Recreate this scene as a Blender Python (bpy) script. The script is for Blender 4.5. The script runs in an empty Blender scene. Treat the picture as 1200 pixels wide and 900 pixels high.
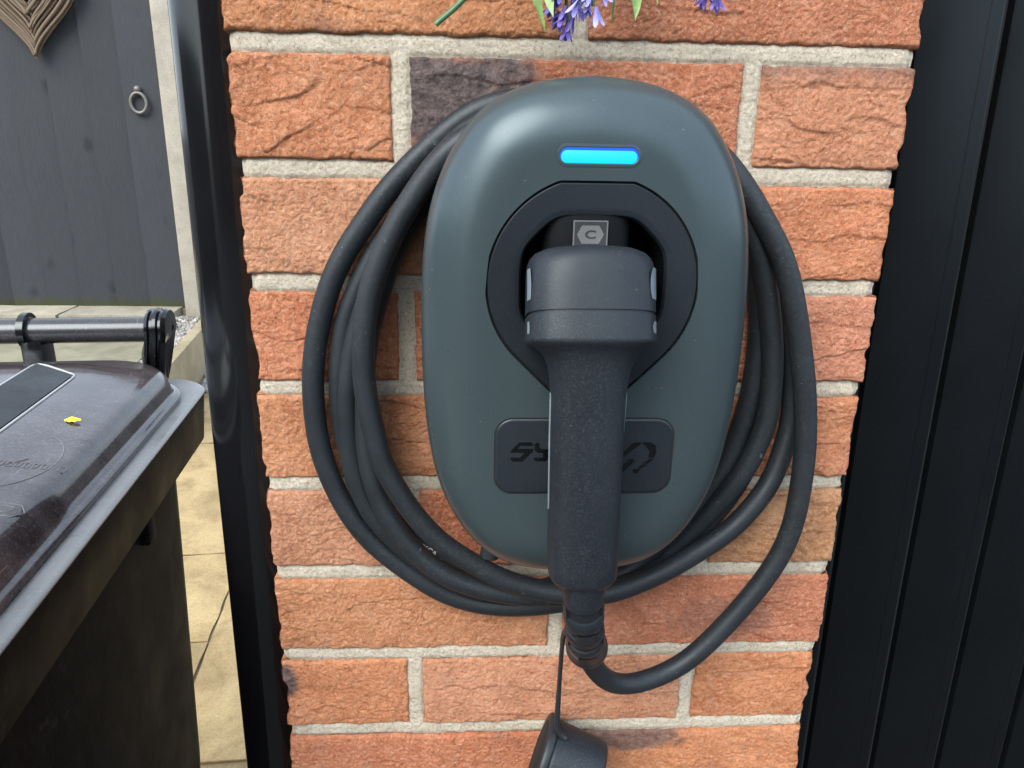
import bpy, bmesh, math, random
import numpy as np
from mathutils import Vector, Matrix

random.seed(7)
rng = np.random.default_rng(7)
R = math.radians
scene = bpy.context.scene
COL = scene.collection

# ------------------------------------------------------------------ camera
cam_d = bpy.data.cameras.new("camera")
cam = bpy.data.objects.new("camera", cam_d)
COL.objects.link(cam)
PITCH, YAW, ROLL = 0.318446, 0.053522, 0.0192076
fw = Vector((math.sin(YAW) * math.cos(PITCH), math.cos(YAW) * math.cos(PITCH), -math.sin(PITCH)))
rt = Vector((math.cos(YAW), -math.sin(YAW), 0.0))
up = rt.cross(fw)
r2 = rt * math.cos(ROLL) + up * math.sin(ROLL)
u2 = up * math.cos(ROLL) - rt * math.sin(ROLL)
m = Matrix((r2, u2, -fw)).transposed().to_4x4()
m.translation = Vector((-0.06613, -0.51701, 1.25))
cam.matrix_world = m
cam_d.sensor_width = 36.0
cam_d.lens = 894.19 * 36.0 / 1200.0
cam_d.clip_start = 0.01
cam_d.clip_end = 500.0
scene.camera = cam

# ------------------------------------------------------------------ world, sun, exposure
SUN_EL, SUN_AZ = R(43), R(214)
world = bpy.data.worlds.new("World")
scene.world = world
world.use_nodes = True
wn = world.node_tree
wn.nodes.clear()
sky = wn.nodes.new("ShaderNodeTexSky")
sky.sky_type = 'NISHITA'
sky.sun_disc = False
sky.sun_elevation = SUN_EL
sky.sun_rotation = SUN_AZ
sky.air_density = 1.0
sky.dust_density = 4.0
sky.ozone_density = 1.0
bg = wn.nodes.new("ShaderNodeBackground")
bg.inputs['Strength'].default_value = 0.15
wo = wn.nodes.new("ShaderNodeOutputWorld")
cloud = wn.nodes.new("ShaderNodeMix")            # thin, even cloud cover over the whole sky
cloud.data_type = 'RGBA'
cloud.inputs[0].default_value = 0.55
cloud.inputs[7].default_value = (6.2, 6.9, 7.6, 1.0)
wn.links.new(sky.outputs[0], cloud.inputs[6])
wn.links.new(cloud.outputs[2], bg.inputs['Color'])
wn.links.new(bg.outputs[0], wo.inputs['Surface'])
sun_d = bpy.data.lights.new("sun", 'SUN')
sun_d.energy = 1.5
sun_d.angle = R(42)
sun_d.color = (1.0, 0.95, 0.86)
sun = bpy.data.objects.new("sun", sun_d)
COL.objects.link(sun)
sdir = Vector((math.sin(SUN_AZ) * math.cos(SUN_EL), math.cos(SUN_AZ) * math.cos(SUN_EL), math.sin(SUN_EL)))
sun.rotation_euler = sdir.to_track_quat('Z', 'Y').to_euler()
sun.location = sdir * 20
scene.view_settings.view_transform = 'Standard'
scene.view_settings.look = 'None'
scene.view_settings.gamma = 1.0
scene.view_settings.exposure = 1.28

# ------------------------------------------------------------------ noise (numpy gradient noise)
_perm = rng.permutation(256).astype(np.int64)
_perm = np.concatenate([_perm, _perm, _perm])
_grad = rng.normal(size=(256, 3)); _grad /= np.linalg.norm(_grad, axis=1)[:, None]


def noise3(p):
    p = np.asarray(p, float)
    i = np.floor(p).astype(np.int64); f = p - i; i &= 255
    w = f * f * f * (f * (f * 6 - 15) + 10)
    out = np.zeros(len(p))
    for dx in (0, 1):
        for dy in (0, 1):
            for dz in (0, 1):
                h = _perm[_perm[_perm[(i[:, 0] + dx) & 255] + ((i[:, 1] + dy) & 255)] + ((i[:, 2] + dz) & 255)]
                g = _grad[h]
                v = g[:, 0] * (f[:, 0] - dx) + g[:, 1] * (f[:, 1] - dy) + g[:, 2] * (f[:, 2] - dz)
                out += v * (w[:, 0] if dx else 1 - w[:, 0]) * (w[:, 1] if dy else 1 - w[:, 1]) * (w[:, 2] if dz else 1 - w[:, 2])
    return out * 1.6


def n2(u, v, s, seed, sv=None):
    """noise over a plane: feature size s (and sv vertically), one seed per use"""
    return noise3(np.stack([u / s + seed * 7.31, v / (sv or s) + seed * 3.77, np.full(len(u), seed * 1.917 + .5)], 1))


def sstep(a, b, x):
    t = np.clip((x - a) / (b - a), 0, 1)
    return t * t * (3 - 2 * t)


# ------------------------------------------------------------------ object helpers
def tag(o, label=None, cat=None, group=None, kind=None):
    if label: o['label'] = label
    if cat: o['category'] = cat
    if group: o['group'] = group
    if kind: o['kind'] = kind
    return o


def thing(name, loc=(0, 0, 0), rotz=0.0, label=None, cat=None, group=None, kind=None):
    o = bpy.data.objects.new(name, None)
    COL.objects.link(o)
    o.empty_display_size = .05
    o.location = loc
    o.rotation_euler = (0, 0, rotz)
    return tag(o, label, cat, group, kind)


def mesh_from(name, verts, faces, mat=None, smooth=True, sharp=None):
    me = bpy.data.meshes.new(name)
    me.from_pydata([tuple(map(float, v)) for v in verts], [], [tuple(map(int, f)) for f in faces])
    if mat is not None:
        me.materials.append(mat)
    if smooth:
        me.shade_smooth()
        if sharp:
            me.set_sharp_from_angle(angle=R(sharp))
    me.update()
    return me


def place(name, me, parent=None, loc=None, world_mesh=True):
    """link a mesh; when its vertices are world coordinates the root's location is taken off"""
    o = bpy.data.objects.new(name, me)
    COL.objects.link(o)
    if parent is not None:
        o.parent = parent
        if world_mesh:
            off = Vector((0, 0, 0)); p = parent
            while p is not None:
                off += p.location; p = p.parent
            o.location = -off
    if loc is not None:
        o.location = loc
    return o


def bm_mesh(name, bm, mat, smooth=False, sharp=None):
    me = bpy.data.meshes.new(name)
    bmesh.ops.recalc_face_normals(bm, faces=bm.faces[:])
    bm.to_mesh(me); bm.free()
    me.materials.append(mat)
    if smooth:
        me.shade_smooth()
        if sharp: me.set_sharp_from_angle(angle=R(sharp))
    return me


def box_bm(bm, lo, hi, bevel=0.0, seg=2):
    r = bmesh.ops.create_cube(bm, size=1.0)
    vs = r['verts']
    for v in vs:
        v.co = Vector([lo[k] + (v.co[k] + .5) * (hi[k] - lo[k]) for k in range(3)])
    if bevel > 0:
        es = list({e for v in vs for e in v.link_edges})
        bmesh.ops.bevel(bm, geom=es, offset=bevel, segments=seg, affect='EDGES', profile=.6)


def box_mesh(name, lo, hi, mat, bevel=0.0, seg=2):
    bm = bmesh.new(); box_bm(bm, lo, hi, bevel, seg)
    return bm_mesh(name, bm, mat, smooth=bevel > 0, sharp=50)


def crom(P, n_per=8):
    """centripetal-ish Catmull-Rom through points"""
    P = np.asarray(P, float)
    Q = np.vstack([2 * P[0] - P[1], P, 2 * P[-1] - P[-2]])
    out = []
    for i in range(1, len(Q) - 2):
        p0, p1, p2, p3 = Q[i - 1:i + 3]
        for k in range(n_per):
            t = k / n_per
            out.append(.5 * ((2 * p1) + (-p0 + p2) * t + (2 * p0 - 5 * p1 + 4 * p2 - p3) * t * t + (-p0 + 3 * p1 - 3 * p2 + p3) * t ** 3))
    out.append(P[-1])
    return np.array(out)


def resample(P, step, closed=False):
    P = np.asarray(P, float)
    if closed: P = np.vstack([P, P[:1]])
    s = np.concatenate([[0], np.cumsum(np.linalg.norm(np.diff(P, axis=0), axis=1))])
    n = max(2, int(round(s[-1] / step)))
    t = np.linspace(0, s[-1], n + 1)
    if closed: t = t[:-1]
    return np.stack([np.interp(t, s, P[:, k]) for k in range(P.shape[1])], 1)


def gsmooth(P, sig, closed=False):
    k = int(3 * sig) + 1
    w = np.exp(-.5 * (np.arange(-k, k + 1) / sig) ** 2); w /= w.sum()
    if closed:
        Q = np.vstack([P[-k:], P, P[:k]])
    else:
        a = 2 * P[0] - P[1:k + 1][::-1]; b = 2 * P[-1] - P[-k - 1:-1][::-1]
        Q = np.vstack([a, P, b])
    return np.stack([np.convolve(Q[:, j], w, 'valid') for j in range(P.shape[1])], 1)


def tube(path, rad, n=14, caps=True, squash=None):
    """verts, faces of a swept tube; rad scalar or per point"""
    P = np.asarray(path, float); N = len(P)
    rad = np.full(N, rad) if np.isscalar(rad) else np.asarray(rad, float)
    T = np.gradient(P, axis=0); T /= np.linalg.norm(T, axis=1)[:, None]
    ref = np.array([0, 0, 1.]) if abs(T[0][2]) < .9 else np.array([0, 1., 0])
    u = np.cross(T[0], ref); u /= np.linalg.norm(u)
    V = []; F = []
    ang = np.linspace(0, 2 * np.pi, n, endpoint=False)
    for i in range(N):
        u = u - T[i] * (u @ T[i]); u /= np.linalg.norm(u)
        w = np.cross(T[i], u)
        sq = 1.0 if squash is None else squash
        V.extend(P[i] + rad[i] * (np.cos(a) * u + sq * np.sin(a) * w) for a in ang)
    for i in range(N - 1):
        for k in range(n):
            F.append((i * n + k, i * n + (k + 1) % n, (i + 1) * n + (k + 1) % n, (i + 1) * n + k))
    if caps:
        F.append(tuple(range(n))[::-1]); F.append(tuple((N - 1) * n + k for k in range(n)))
    return V, F


def tube_mesh(name, path, rad, mat, n=14, caps=True, squash=None):
    V, F = tube(path, rad, n, caps, squash)
    return mesh_from(name, V, F, mat, sharp=60)


def rings_mesh(name, rings, mat, cap0=True, cap1=True, sharp=None, flip=False):
    """rings: list of (n,3) arrays of equal length, lofted in order"""
    n = len(rings[0]); V = np.vstack(rings); F = []
    for i in range(len(rings) - 1):
        for k in range(n):
            F.append((i * n + k, i * n + (k + 1) % n, (i + 1) * n + (k + 1) % n, (i + 1) * n + k))
    if cap0: F.append(tuple(range(n))[::-1])
    if cap1: F.append(tuple((len(rings) - 1) * n + k for k in range(n)))
    if flip: F = [f[::-1] for f in F]
    return mesh_from(name, V, F, mat, sharp=sharp)


def prism(name, pts, y0, y1, mat):
    """polygon in x,z (anticlockwise seen from the front, -y), from y1 (back) to y0 (front)"""
    n = len(pts)
    V = [(x, y0, z) for x, z in pts] + [(x, y1, z) for x, z in pts]
    F = [tuple(range(n)), tuple(range(2 * n - 1, n - 1, -1))]
    for k in range(n):
        F.append((k, n + k, n + (k + 1) % n, (k + 1) % n))
    me = mesh_from(name, V, F, mat, smooth=False)
    bm = bmesh.new(); bm.from_mesh(me)
    bmesh.ops.recalc_face_normals(bm, faces=bm.faces[:])
    bm.to_mesh(me); bm.free()
    return me


def rrect(w, h, r, n=8, cx=0, cz=0):
    """rounded rectangle outline, half sizes w,h, anticlockwise"""
    out = []
    for (sx, sz, a0) in ((1, 1, 0), (-1, 1, 90), (-1, -1, 180), (1, -1, 270)):
        for k in range(n + 1):
            a = R(a0 + 90 * k / n)
            out.append((cx + sx * (w - r) + r * math.cos(a), cz + sz * (h - r) + r * math.sin(a)))
    return out


# ------------------------------------------------------------------ materials
def new_mat(name):
    m = bpy.data.materials.new(name)
    m.use_nodes = True
    nt = m.node_tree
    b = nt.nodes['Principled BSDF']
    return m, nt, b


def nd(nt, typ, **kw):
    n = nt.nodes.new(typ)
    for k, v in kw.items():
        if k.startswith('_'):
            setattr(n, k[1:], v)
        else:
            n.inputs[k].default_value = v
    return n


def noise_node(nt, scale, detail=3, rough=.55, coord=None, stretch=None, dist=0.0):
    t = nd(nt, 'ShaderNodeTexNoise', Scale=scale, Detail=detail, Roughness=rough, Distortion=dist)
    if coord is None:
        coord = nd(nt, 'ShaderNodeTexCoord').outputs['Object']
    if stretch:
        mp = nd(nt, 'ShaderNodeMapping'); mp.inputs['Scale'].default_value = stretch
        nt.links.new(coord, mp.inputs['Vector']); coord = mp.outputs[0]
    nt.links.new(coord, t.inputs['Vector'])
    return t


def ramp(nt, fac, stops):
    r = nt.nodes.new('ShaderNodeValToRGB')
    while len(r.color_ramp.elements) > len(stops): r.color_ramp.elements.remove(r.color_ramp.elements[-1])
    while len(r.color_ramp.elements) < len(stops): r.color_ramp.elements.new(1)
    for e, (p, c) in zip(r.color_ramp.elements, stops):
        e.position = p
        e.color = (c, c, c, 1) if np.isscalar(c) else (*c, 1)
    nt.links.new(fac, r.inputs[0])
    return r.outputs[0]


def mixc(nt, fac, a, b, mode='MIX'):
    n = nt.nodes.new('ShaderNodeMix'); n.data_type = 'RGBA'; n.blend_type = mode
    for sock, v in ((n.inputs[0], fac), (n.inputs[6], a), (n.inputs[7], b)):
        if isinstance(v, bpy.types.NodeSocket): nt.links.new(v, sock)
        elif np.isscalar(v): sock.default_value = v
        else: sock.default_value = (*v, 1)
    return n.outputs[2]


def bump(nt, b, height, strength=.5, dist=.001):
    n = nd(nt, 'ShaderNodeBump', Strength=strength, Distance=dist)
    nt.links.new(height, n.inputs['Height'])
    old = b.inputs['Normal'].links
    if old: nt.links.new(old[0].from_socket, n.inputs['Normal'])
    nt.links.new(n.outputs[0], b.inputs['Normal'])


def plastic(name, col, rough=.5, grain=0, grain_s=900, dust=None, dust_amt=.3, dust_scale=30, spec=.5, rvar=.1, scratch=0.0, coat=0.0, dust_fine=420, scuff=0.0, cvar=.15, speck=0.0, speck_scale=130):
    m, nt, b = new_mat(name)
    b.inputs['Specular IOR Level'].default_value = spec
    b.inputs['Coat Weight'].default_value = coat
    b.inputs['Coat Roughness'].default_value = .1
    b.inputs['Specular Tint'].default_value = (.80, .92, 1.0, 1)
    big = noise_node(nt, dust_scale, 4, .6)
    c = mixc(nt, ramp(nt, big.outputs[0], [(.3, 0.0), (.75, 1.0)]), [x * (1 - cvar) for x in col], [x * (1 + cvar) for x in col])
    if dust:
        fine = noise_node(nt, dust_fine, 2, .6)
        f2 = ramp(nt, fine.outputs[0], [(.5, 0.0), (.72, dust_amt)])
        bigf = ramp(nt, noise_node(nt, dust_scale * .6, 3, .6).outputs[0], [(.35, .15), (.7, 1.0)])
        f3 = mixc(nt, 1.0, f2, bigf, 'MULTIPLY')
        c = mixc(nt, f3, c, dust)
    if speck:
        vo = nt.nodes.new('ShaderNodeTexVoronoi'); vo.inputs['Scale'].default_value = speck_scale
        nt.links.new(nd(nt, 'ShaderNodeTexCoord').outputs['Object'], vo.inputs['Vector'])
        sz = ramp(nt, vo.outputs['Distance'], [(.035, 1.0), (.06, 0.0)])
        sel = ramp(nt, vo.outputs['Color'], [(.60, 0.0), (.64, speck)])
        c = mixc(nt, mixc(nt, 1.0, sz, sel, 'MULTIPLY'), c, (.45, .46, .46))
    if scuff:
        sn = noise_node(nt, 70, 4, .75, dist=.5)
        c = mixc(nt, ramp(nt, sn.outputs[0], [(.66, 0.0), (.74, scuff)]), c, (.20, .21, .22))
    if scratch:
        for st_, th_ in (((10, .8, 1.0), .69), ((1.6, 11, 1.5), .70), ((6, 7, 1.0), .71)):
            s_n = noise_node(nt, 42, 3, .75, stretch=st_, dist=1.2)
            c = mixc(nt, ramp(nt, s_n.outputs[0], [(th_ - .05, 0.0), (th_ + .04, scratch)]), c, (.36, .35, .37))
        haze = noise_node(nt, 16, 5, .7, stretch=(1, 2.5, 1))
        c = mixc(nt, ramp(nt, haze.outputs[0], [(.42, 0.0), (.7, scratch * .55)]), c, (.22, .20, .21))
    nt.links.new(c, b.inputs['Base Color'])
    rr = ramp(nt, big.outputs[0], [(.3, max(.02, rough - rvar)), (.7, min(1, rough + rvar))])
    nt.links.new(rr, b.inputs['Roughness'])
    if grain:
        bump(nt, b, noise_node(nt, grain_s, 2, .5).outputs[0], grain, .0004)
    return m

# ---- materials of the place
def brick_material():
    m, nt, b = new_mat("brick_clay")
    oi = nt.nodes.new('ShaderNodeObjectInfo')
    geo = nt.nodes.new('ShaderNodeNewGeometry'); pos = geo.outputs['Position']
    at = nt.nodes.new('ShaderNodeAttribute'); at.attribute_name = 'burn'
    big = noise_node(nt, 26, 4, .6, pos)
    mid = noise_node(nt, 120, 5, .7, pos)
    fine = noise_node(nt, 360, 4, .75, pos)
    c = mixc(nt, 1.0, oi.outputs['Color'], ramp(nt, big.outputs[0], [(.28, (.88, .82, .80)), (.5, (1.05, 1.06, 1.06)), (.75, (1.18, 1.27, 1.36))]), 'MULTIPLY')
    c = mixc(nt, 1.0, c, ramp(nt, mid.outputs[0], [(.3, (.86, .80, .77)), (.5, (1.04, 1.06, 1.08)), (.70, (1.20, 1.32, 1.42))]), 'MULTIPLY')
    # sand coating: pale grains; dark specks also stand in for pit shadows
    c = mixc(nt, ramp(nt, fine.outputs[0], [(.53, 0.0), (.66, .75)]), c, (.72, .45, .31))
    c = mixc(nt, ramp(nt, fine.outputs[0], [(.32, .75), (.42, 0.0)]), c, (.17, .06, .033))
    # paler dusty kiln scum in patches
    scum = noise_node(nt, 55, 5, .75, pos)
    c = mixc(nt, ramp(nt, scum.outputs[0], [(.54, 0.0), (.72, .55)]), c, (.64, .38, .26))
    # burnt purple-grey patches of some bricks
    bn = mixc(nt, ramp(nt, mid.outputs[0], [(.35, 0.0), (.7, 1.0)]), (.075, .058, .062), (.235, .19, .185))
    c = mixc(nt, at.outputs['Fac'], c, bn)
    nt.links.new(c, b.inputs['Base Color'])
    b.inputs['Roughness'].default_value = .93
    b.inputs['Specular IOR Level'].default_value = .2
    bump(nt, b, noise_node(nt, 230, 6, .8, pos).outputs[0], 1.0, .0042)
    bump(nt, b, noise_node(nt, 620, 3, .7, pos).outputs[0], .9, .0014)
    return m


def mortar_material():
    m, nt, b = new_mat("mortar_sand")
    geo = nt.nodes.new('ShaderNodeNewGeometry'); pos = geo.outputs['Position']
    fine = noise_node(nt, 520, 4, .8, pos)
    mid = noise_node(nt, 70, 4, .6, pos)
    c = ramp(nt, mid.outputs[0], [(.3, (.56, .515, .415)), (.7, (.68, .635, .53))])
    c = mixc(nt, ramp(nt, fine.outputs[0], [(.34, .85), (.46, 0.0)]), c, (.25, .22, .17))
    c = mixc(nt, ramp(nt, fine.outputs[0], [(.54, 0.0), (.66, .8)]), c, (.80, .77, .69))
    nt.links.new(c, b.inputs['Base Color'])
    b.inputs['Roughness'].default_value = .95
    b.inputs['Specular IOR Level'].default_value = .15
    bump(nt, b, noise_node(nt, 480, 5, .85, pos).outputs[0], 1.0, .0026)
    return m


def stone_material(name, lo, hi, stain, moss=0.0):
    m, nt, b = new_mat(name)
    geo = nt.nodes.new('ShaderNodeNewGeometry'); pos = geo.outputs['Position']
    oi = nt.nodes.new('ShaderNodeObjectInfo')
    n1 = noise_node(nt, 5, 6, .62, pos, dist=.8)
    n2_ = noise_node(nt, 22, 5, .65, pos)
    n3_ = noise_node(nt, 160, 4, .7, pos)
    c = ramp(nt, n1.outputs[0], [(.34, lo), (.60, hi)])
    c = mixc(nt, ramp(nt, n2_.outputs[0], [(.55, 0.0), (.75, .5)]), c, stain)
    c = mixc(nt, 1.0, c, ramp(nt, n3_.outputs[0], [(.3, .8), (.7, 1.15)]), 'MULTIPLY')
    hv = mixc(nt, oi.outputs['Random'], (.88, .87, .86), (1.08, 1.06, 1.02))
    c = mixc(nt, 1.0, c, hv, 'MULTIPLY')
    if moss:
        c = mixc(nt, ramp(nt, noise_node(nt, 12, 5, .7, pos).outputs[0], [(.6, 0.0), (.75, moss)]), c, (.08, .095, .04))
    nt.links.new(c, b.inputs['Base Color'])
    b.inputs['Roughness'].default_value = .85
    b.inputs['Specular IOR Level'].default_value = .3
    bump(nt, b, n2_.outputs[0], .5, .006)
    bump(nt, b, n3_.outputs[0], .5, .002)
    return m


M_BRICK = brick_material()
M_MORTAR = mortar_material()
M_PAVING = stone_material("riven_sandstone", (.225, .168, .085), (.36, .28, .15), (.12, .09, .05))
M_TERRACE = stone_material("weathered_paving", (.14, .138, .10), (.21, .205, .15), (.10, .10, .07), .4)
M_SILL = stone_material("pale_concrete", (.25, .24, .195), (.34, .325, .27), (.18, .175, .14), .4)
M_POST = stone_material("concrete_post", (.29, .28, .25), (.36, .35, .31), (.24, .23, .21))
M_SLEEPER = stone_material("weathered_sleeper", (.20, .17, .11), (.30, .26, .175), (.13, .11, .07), .3)
M_GRAVEL = stone_material("gravel_stone", (.15, .15, .15), (.40, .39, .38), (.10, .10, .10))
M_JOINT = stone_material("paving_joint", (.15, .12, .07), (.24, .19, .11), (.06, .05, .03), .5)

# ------------------------------------------------------------------ ground, paving, terrace
GA = R(4.4)
ground = place("ground", mesh_from("ground", [(-150, -150, -.022), (150, -150, -.022), (150, 150, -.022), (-150, 150, -.022)], [(0, 1, 2, 3)],
                                   stone_material("driveway_ground", (.035, .035, .036), (.055, .054, .053), (.025, .025, .025)), smooth=False))
tag(ground, "dark ground sheet below the paving", kind="structure")

patio = thing("patio", (-.745, 1.2, 0), GA, label="yellow riven sandstone patio paving beside the brick pier", kind="structure")
bed = place("joint_bed", mesh_from("joint_bed", [(-3.4, -1.3, -.012), (.62, -1.3, -.012), (.62, 3.4, -.012), (-3.4, 3.4, -.012)], [(0, 1, 2, 3)], M_JOINT, smooth=False), patio, world_mesh=False)


def slab_mesh(name, w, d, h, mat, nx, ny, seed, amp=.004):
    """riven slab, top at z=0, with softened uneven arrises"""
    xs = np.linspace(-w / 2, w / 2, nx); ys = np.linspace(-d / 2, d / 2, ny)
    X, Y = np.meshgrid(xs, ys); u = X.ravel(); v = Y.ravel()
    z = amp * n2(u, v, .16, seed) + amp * .5 * n2(u, v, .06, seed + 1)
    e = np.minimum(w / 2 - np.abs(u), d / 2 - np.abs(v))
    z = z - .004 - .005 * (1 - sstep(0, .02, e))
    x = u + .005 * n2(u, v, .09, seed + 2); y = v + .005 * n2(u, v, .09, seed + 3)
    V = list(zip(x, y, z)); F = []
    for j in range(ny - 1):
        for i in range(nx - 1):
            a = j * nx + i
            F.append((a, a + 1, a + nx + 1, a + nx))
    rim = [i for i in range(nx)] + [j * nx + nx - 1 for j in range(1, ny)] + [(ny - 1) * nx + i for i in range(nx - 2, -1, -1)] + [j * nx for j in range(ny - 2, 0, -1)]
    base = len(V)
    for k in rim: V.append((x[k], y[k], -h))
    for k in range(len(rim)):
        k2 = (k + 1) % len(rim)
        F.append((rim[k], base + k, base + k2, rim[k2]))
    return mesh_from(name, V, F, mat, sharp=45)


# slab columns: (x0, x1, [joint positions along y]) measured from the joints in view; local frame, y=0 at the patio's origin
cols = [(-3.3, -2.4, [-3.1, -2.2, -1.3, -.4, .4, 1.3, 2.2, 3.1]), (-2.4, -1.5, [-3.1, -2.5, -1.6, -.7, .2, 1.1, 1.9, 2.6, 3.2]),
        (-1.5, -.9, [-3.1, -2.2, -1.6, -.7, .1, .7, 1.6, 2.5, 3.2]), (-.9, 0, [-3.1, -2.2, -1.3, -.65, -.03, .41, 1.31, 1.92, 2.6, 3.2]),
        (0, .6, [-3.1, -2.2, -1.6, -.44, .34, 1.24, 2.1, 3.1]), (.6, 1.2, [-3.1, -2.2, -1.3, -.7])]
k = 0
for x0, x1, js in cols:
    for y0, y1 in zip(js[:-1], js[1:]):
        if (x0 > -.95 and y0 < -1.25) or x0 > .5: continue
        k += 1
        near = x0 > -1.6 and y1 > -.6 and y0 < 2.7
        me = slab_mesh("paving_slab", x1 - x0 - .007, y1 - y0 - .007, .012, M_PAVING, 18 if near else 6, 18 if near else 6, k * 3.1)
        o = place("paving_slab", me, patio, loc=((x0 + x1) / 2, (y0 + y1) / 2, .004), world_mesh=False)

# raised terrace in front of the gate
TZ = .25
tp = [(-5.2, 2.3), (-1.40, 2.3), (-1.575, 3.75), (-1.6, 5.2), (-5.2, 5.2)]
terrace = place("terrace", mesh_from("terrace", [(x, y, z) for z in (-.02, TZ - .03) for x, y in tp],
                [(4, 3, 2, 1, 0), (5, 6, 7, 8, 9)] + [(i, (i + 1) % 5, 5 + (i + 1) % 5, 5 + i) for i in range(5)], M_JOINT, smooth=False))
tag(terrace, "raised terrace bed below the wooden gate", kind="structure")
for i, (x0, x1, y0, y1) in enumerate([(-2.36, -1.615, 2.42, 3.62), (-3.0, -2.37, 2.42, 3.60), (-3.64, -3.01, 2.42, 3.6), (-4.28, -3.65, 2.42, 3.6)]):
    # the slabs' right-hand edge follows the gravel strip
    me = slab_mesh("terrace_slab", x1 - x0 - .01, y1 - y0 - .01, .03, M_TERRACE, 10, 10, 60 + i * 2.3, .003)
    o = place("terrace_slab", me, terrace, loc=((x0 + x1) / 2 + (.0 if i else .02), (y0 + y1) / 2, TZ + .004))
    o.rotation_euler[2] = R(8) if i == 0 else 0.0
for i, (x0, x1) in enumerate([(-2.32, -1.735), (-2.93, -2.33), (-3.54, -2.94), (-4.2, -3.55)]):
    me = slab_mesh("sill_slab", x1 - x0 - .006, .235, .06, M_SILL, 8, 6, 90 + i * 1.7, .002)
    place("sill_slab", me, terrace, loc=((x0 + x1) / 2, 3.765, TZ + .022))

kb = thing("kerb_sleeper", (-1.44, 3.12, 0), R(6.9), label="weathered timber sleeper edging the gravel strip of the raised terrace", cat="edging")
place("timber", box_mesh("timber", (-.055, -.86, -.01), (0, .66, TZ), M_SLEEPER, .006, 2), kb, world_mesh=False)

# gravel between sleeper and terrace slabs
gv = []; gf = []
gbase = [np.array(v) for v in ((1, 0, 0), (-1, 0, 0), (0, 1, 0), (0, -1, 0), (0, 0, 1), (0, 0, -1))]
oct_f = [(0, 2, 4), (2, 1, 4), (1, 3, 4), (3, 0, 4), (2, 0, 5), (1, 2, 5), (3, 1, 5), (0, 3, 5)]
grng = np.random.default_rng(3)


def stone(c, s):
    q = grng.normal(size=(3, 3)); q, _ = np.linalg.qr(q)
    sc = s * grng.uniform(.6, 1.2, 3)
    b0 = len(gv)
    for v in gbase:
        gv.append(q @ (v * sc * grng.uniform(.8, 1.15)) + c)
    gf.extend(tuple(b0 + i for i in f) for f in oct_f)


for _ in range(900):
    t = grng.uniform(-.85, .66); s = grng.uniform(-.27, -.06)
    px = -1.44 + s * math.cos(R(6.9)) - t * math.sin(R(6.9)); py = 3.12 + s * math.sin(R(6.9)) + t * math.cos(R(6.9))
    stone(np.array([px, py, TZ - .030 + grng.uniform(0, .012)]), grng.uniform(.009, .02))
for _ in range(240):
    t = grng.uniform(-.5, .9); s = abs(grng.normal(0, .035)) + .01
    px = -1.44 + s * math.cos(R(6.9)) - t * math.sin(R(6.9)); py = 3.12 + s * math.sin(R(6.9)) + t * math.cos(R(6.9))
    stone(np.array([px, py, .012]), grng.uniform(.008, .02))
tag(place("gravel", mesh_from("gravel", gv, gf, M_GRAVEL, smooth=False)), "grey gravel between the timber sleeper and the terrace slabs", kind="stuff")
gv = []; gf = []
stone(np.array([-1.215, 2.36, .014]), .026)
tag(place("pebble", mesh_from("pebble", gv, gf, M_GRAVEL, smooth=False)), "single grey pebble lying on the sandstone patio", "pebble")

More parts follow.
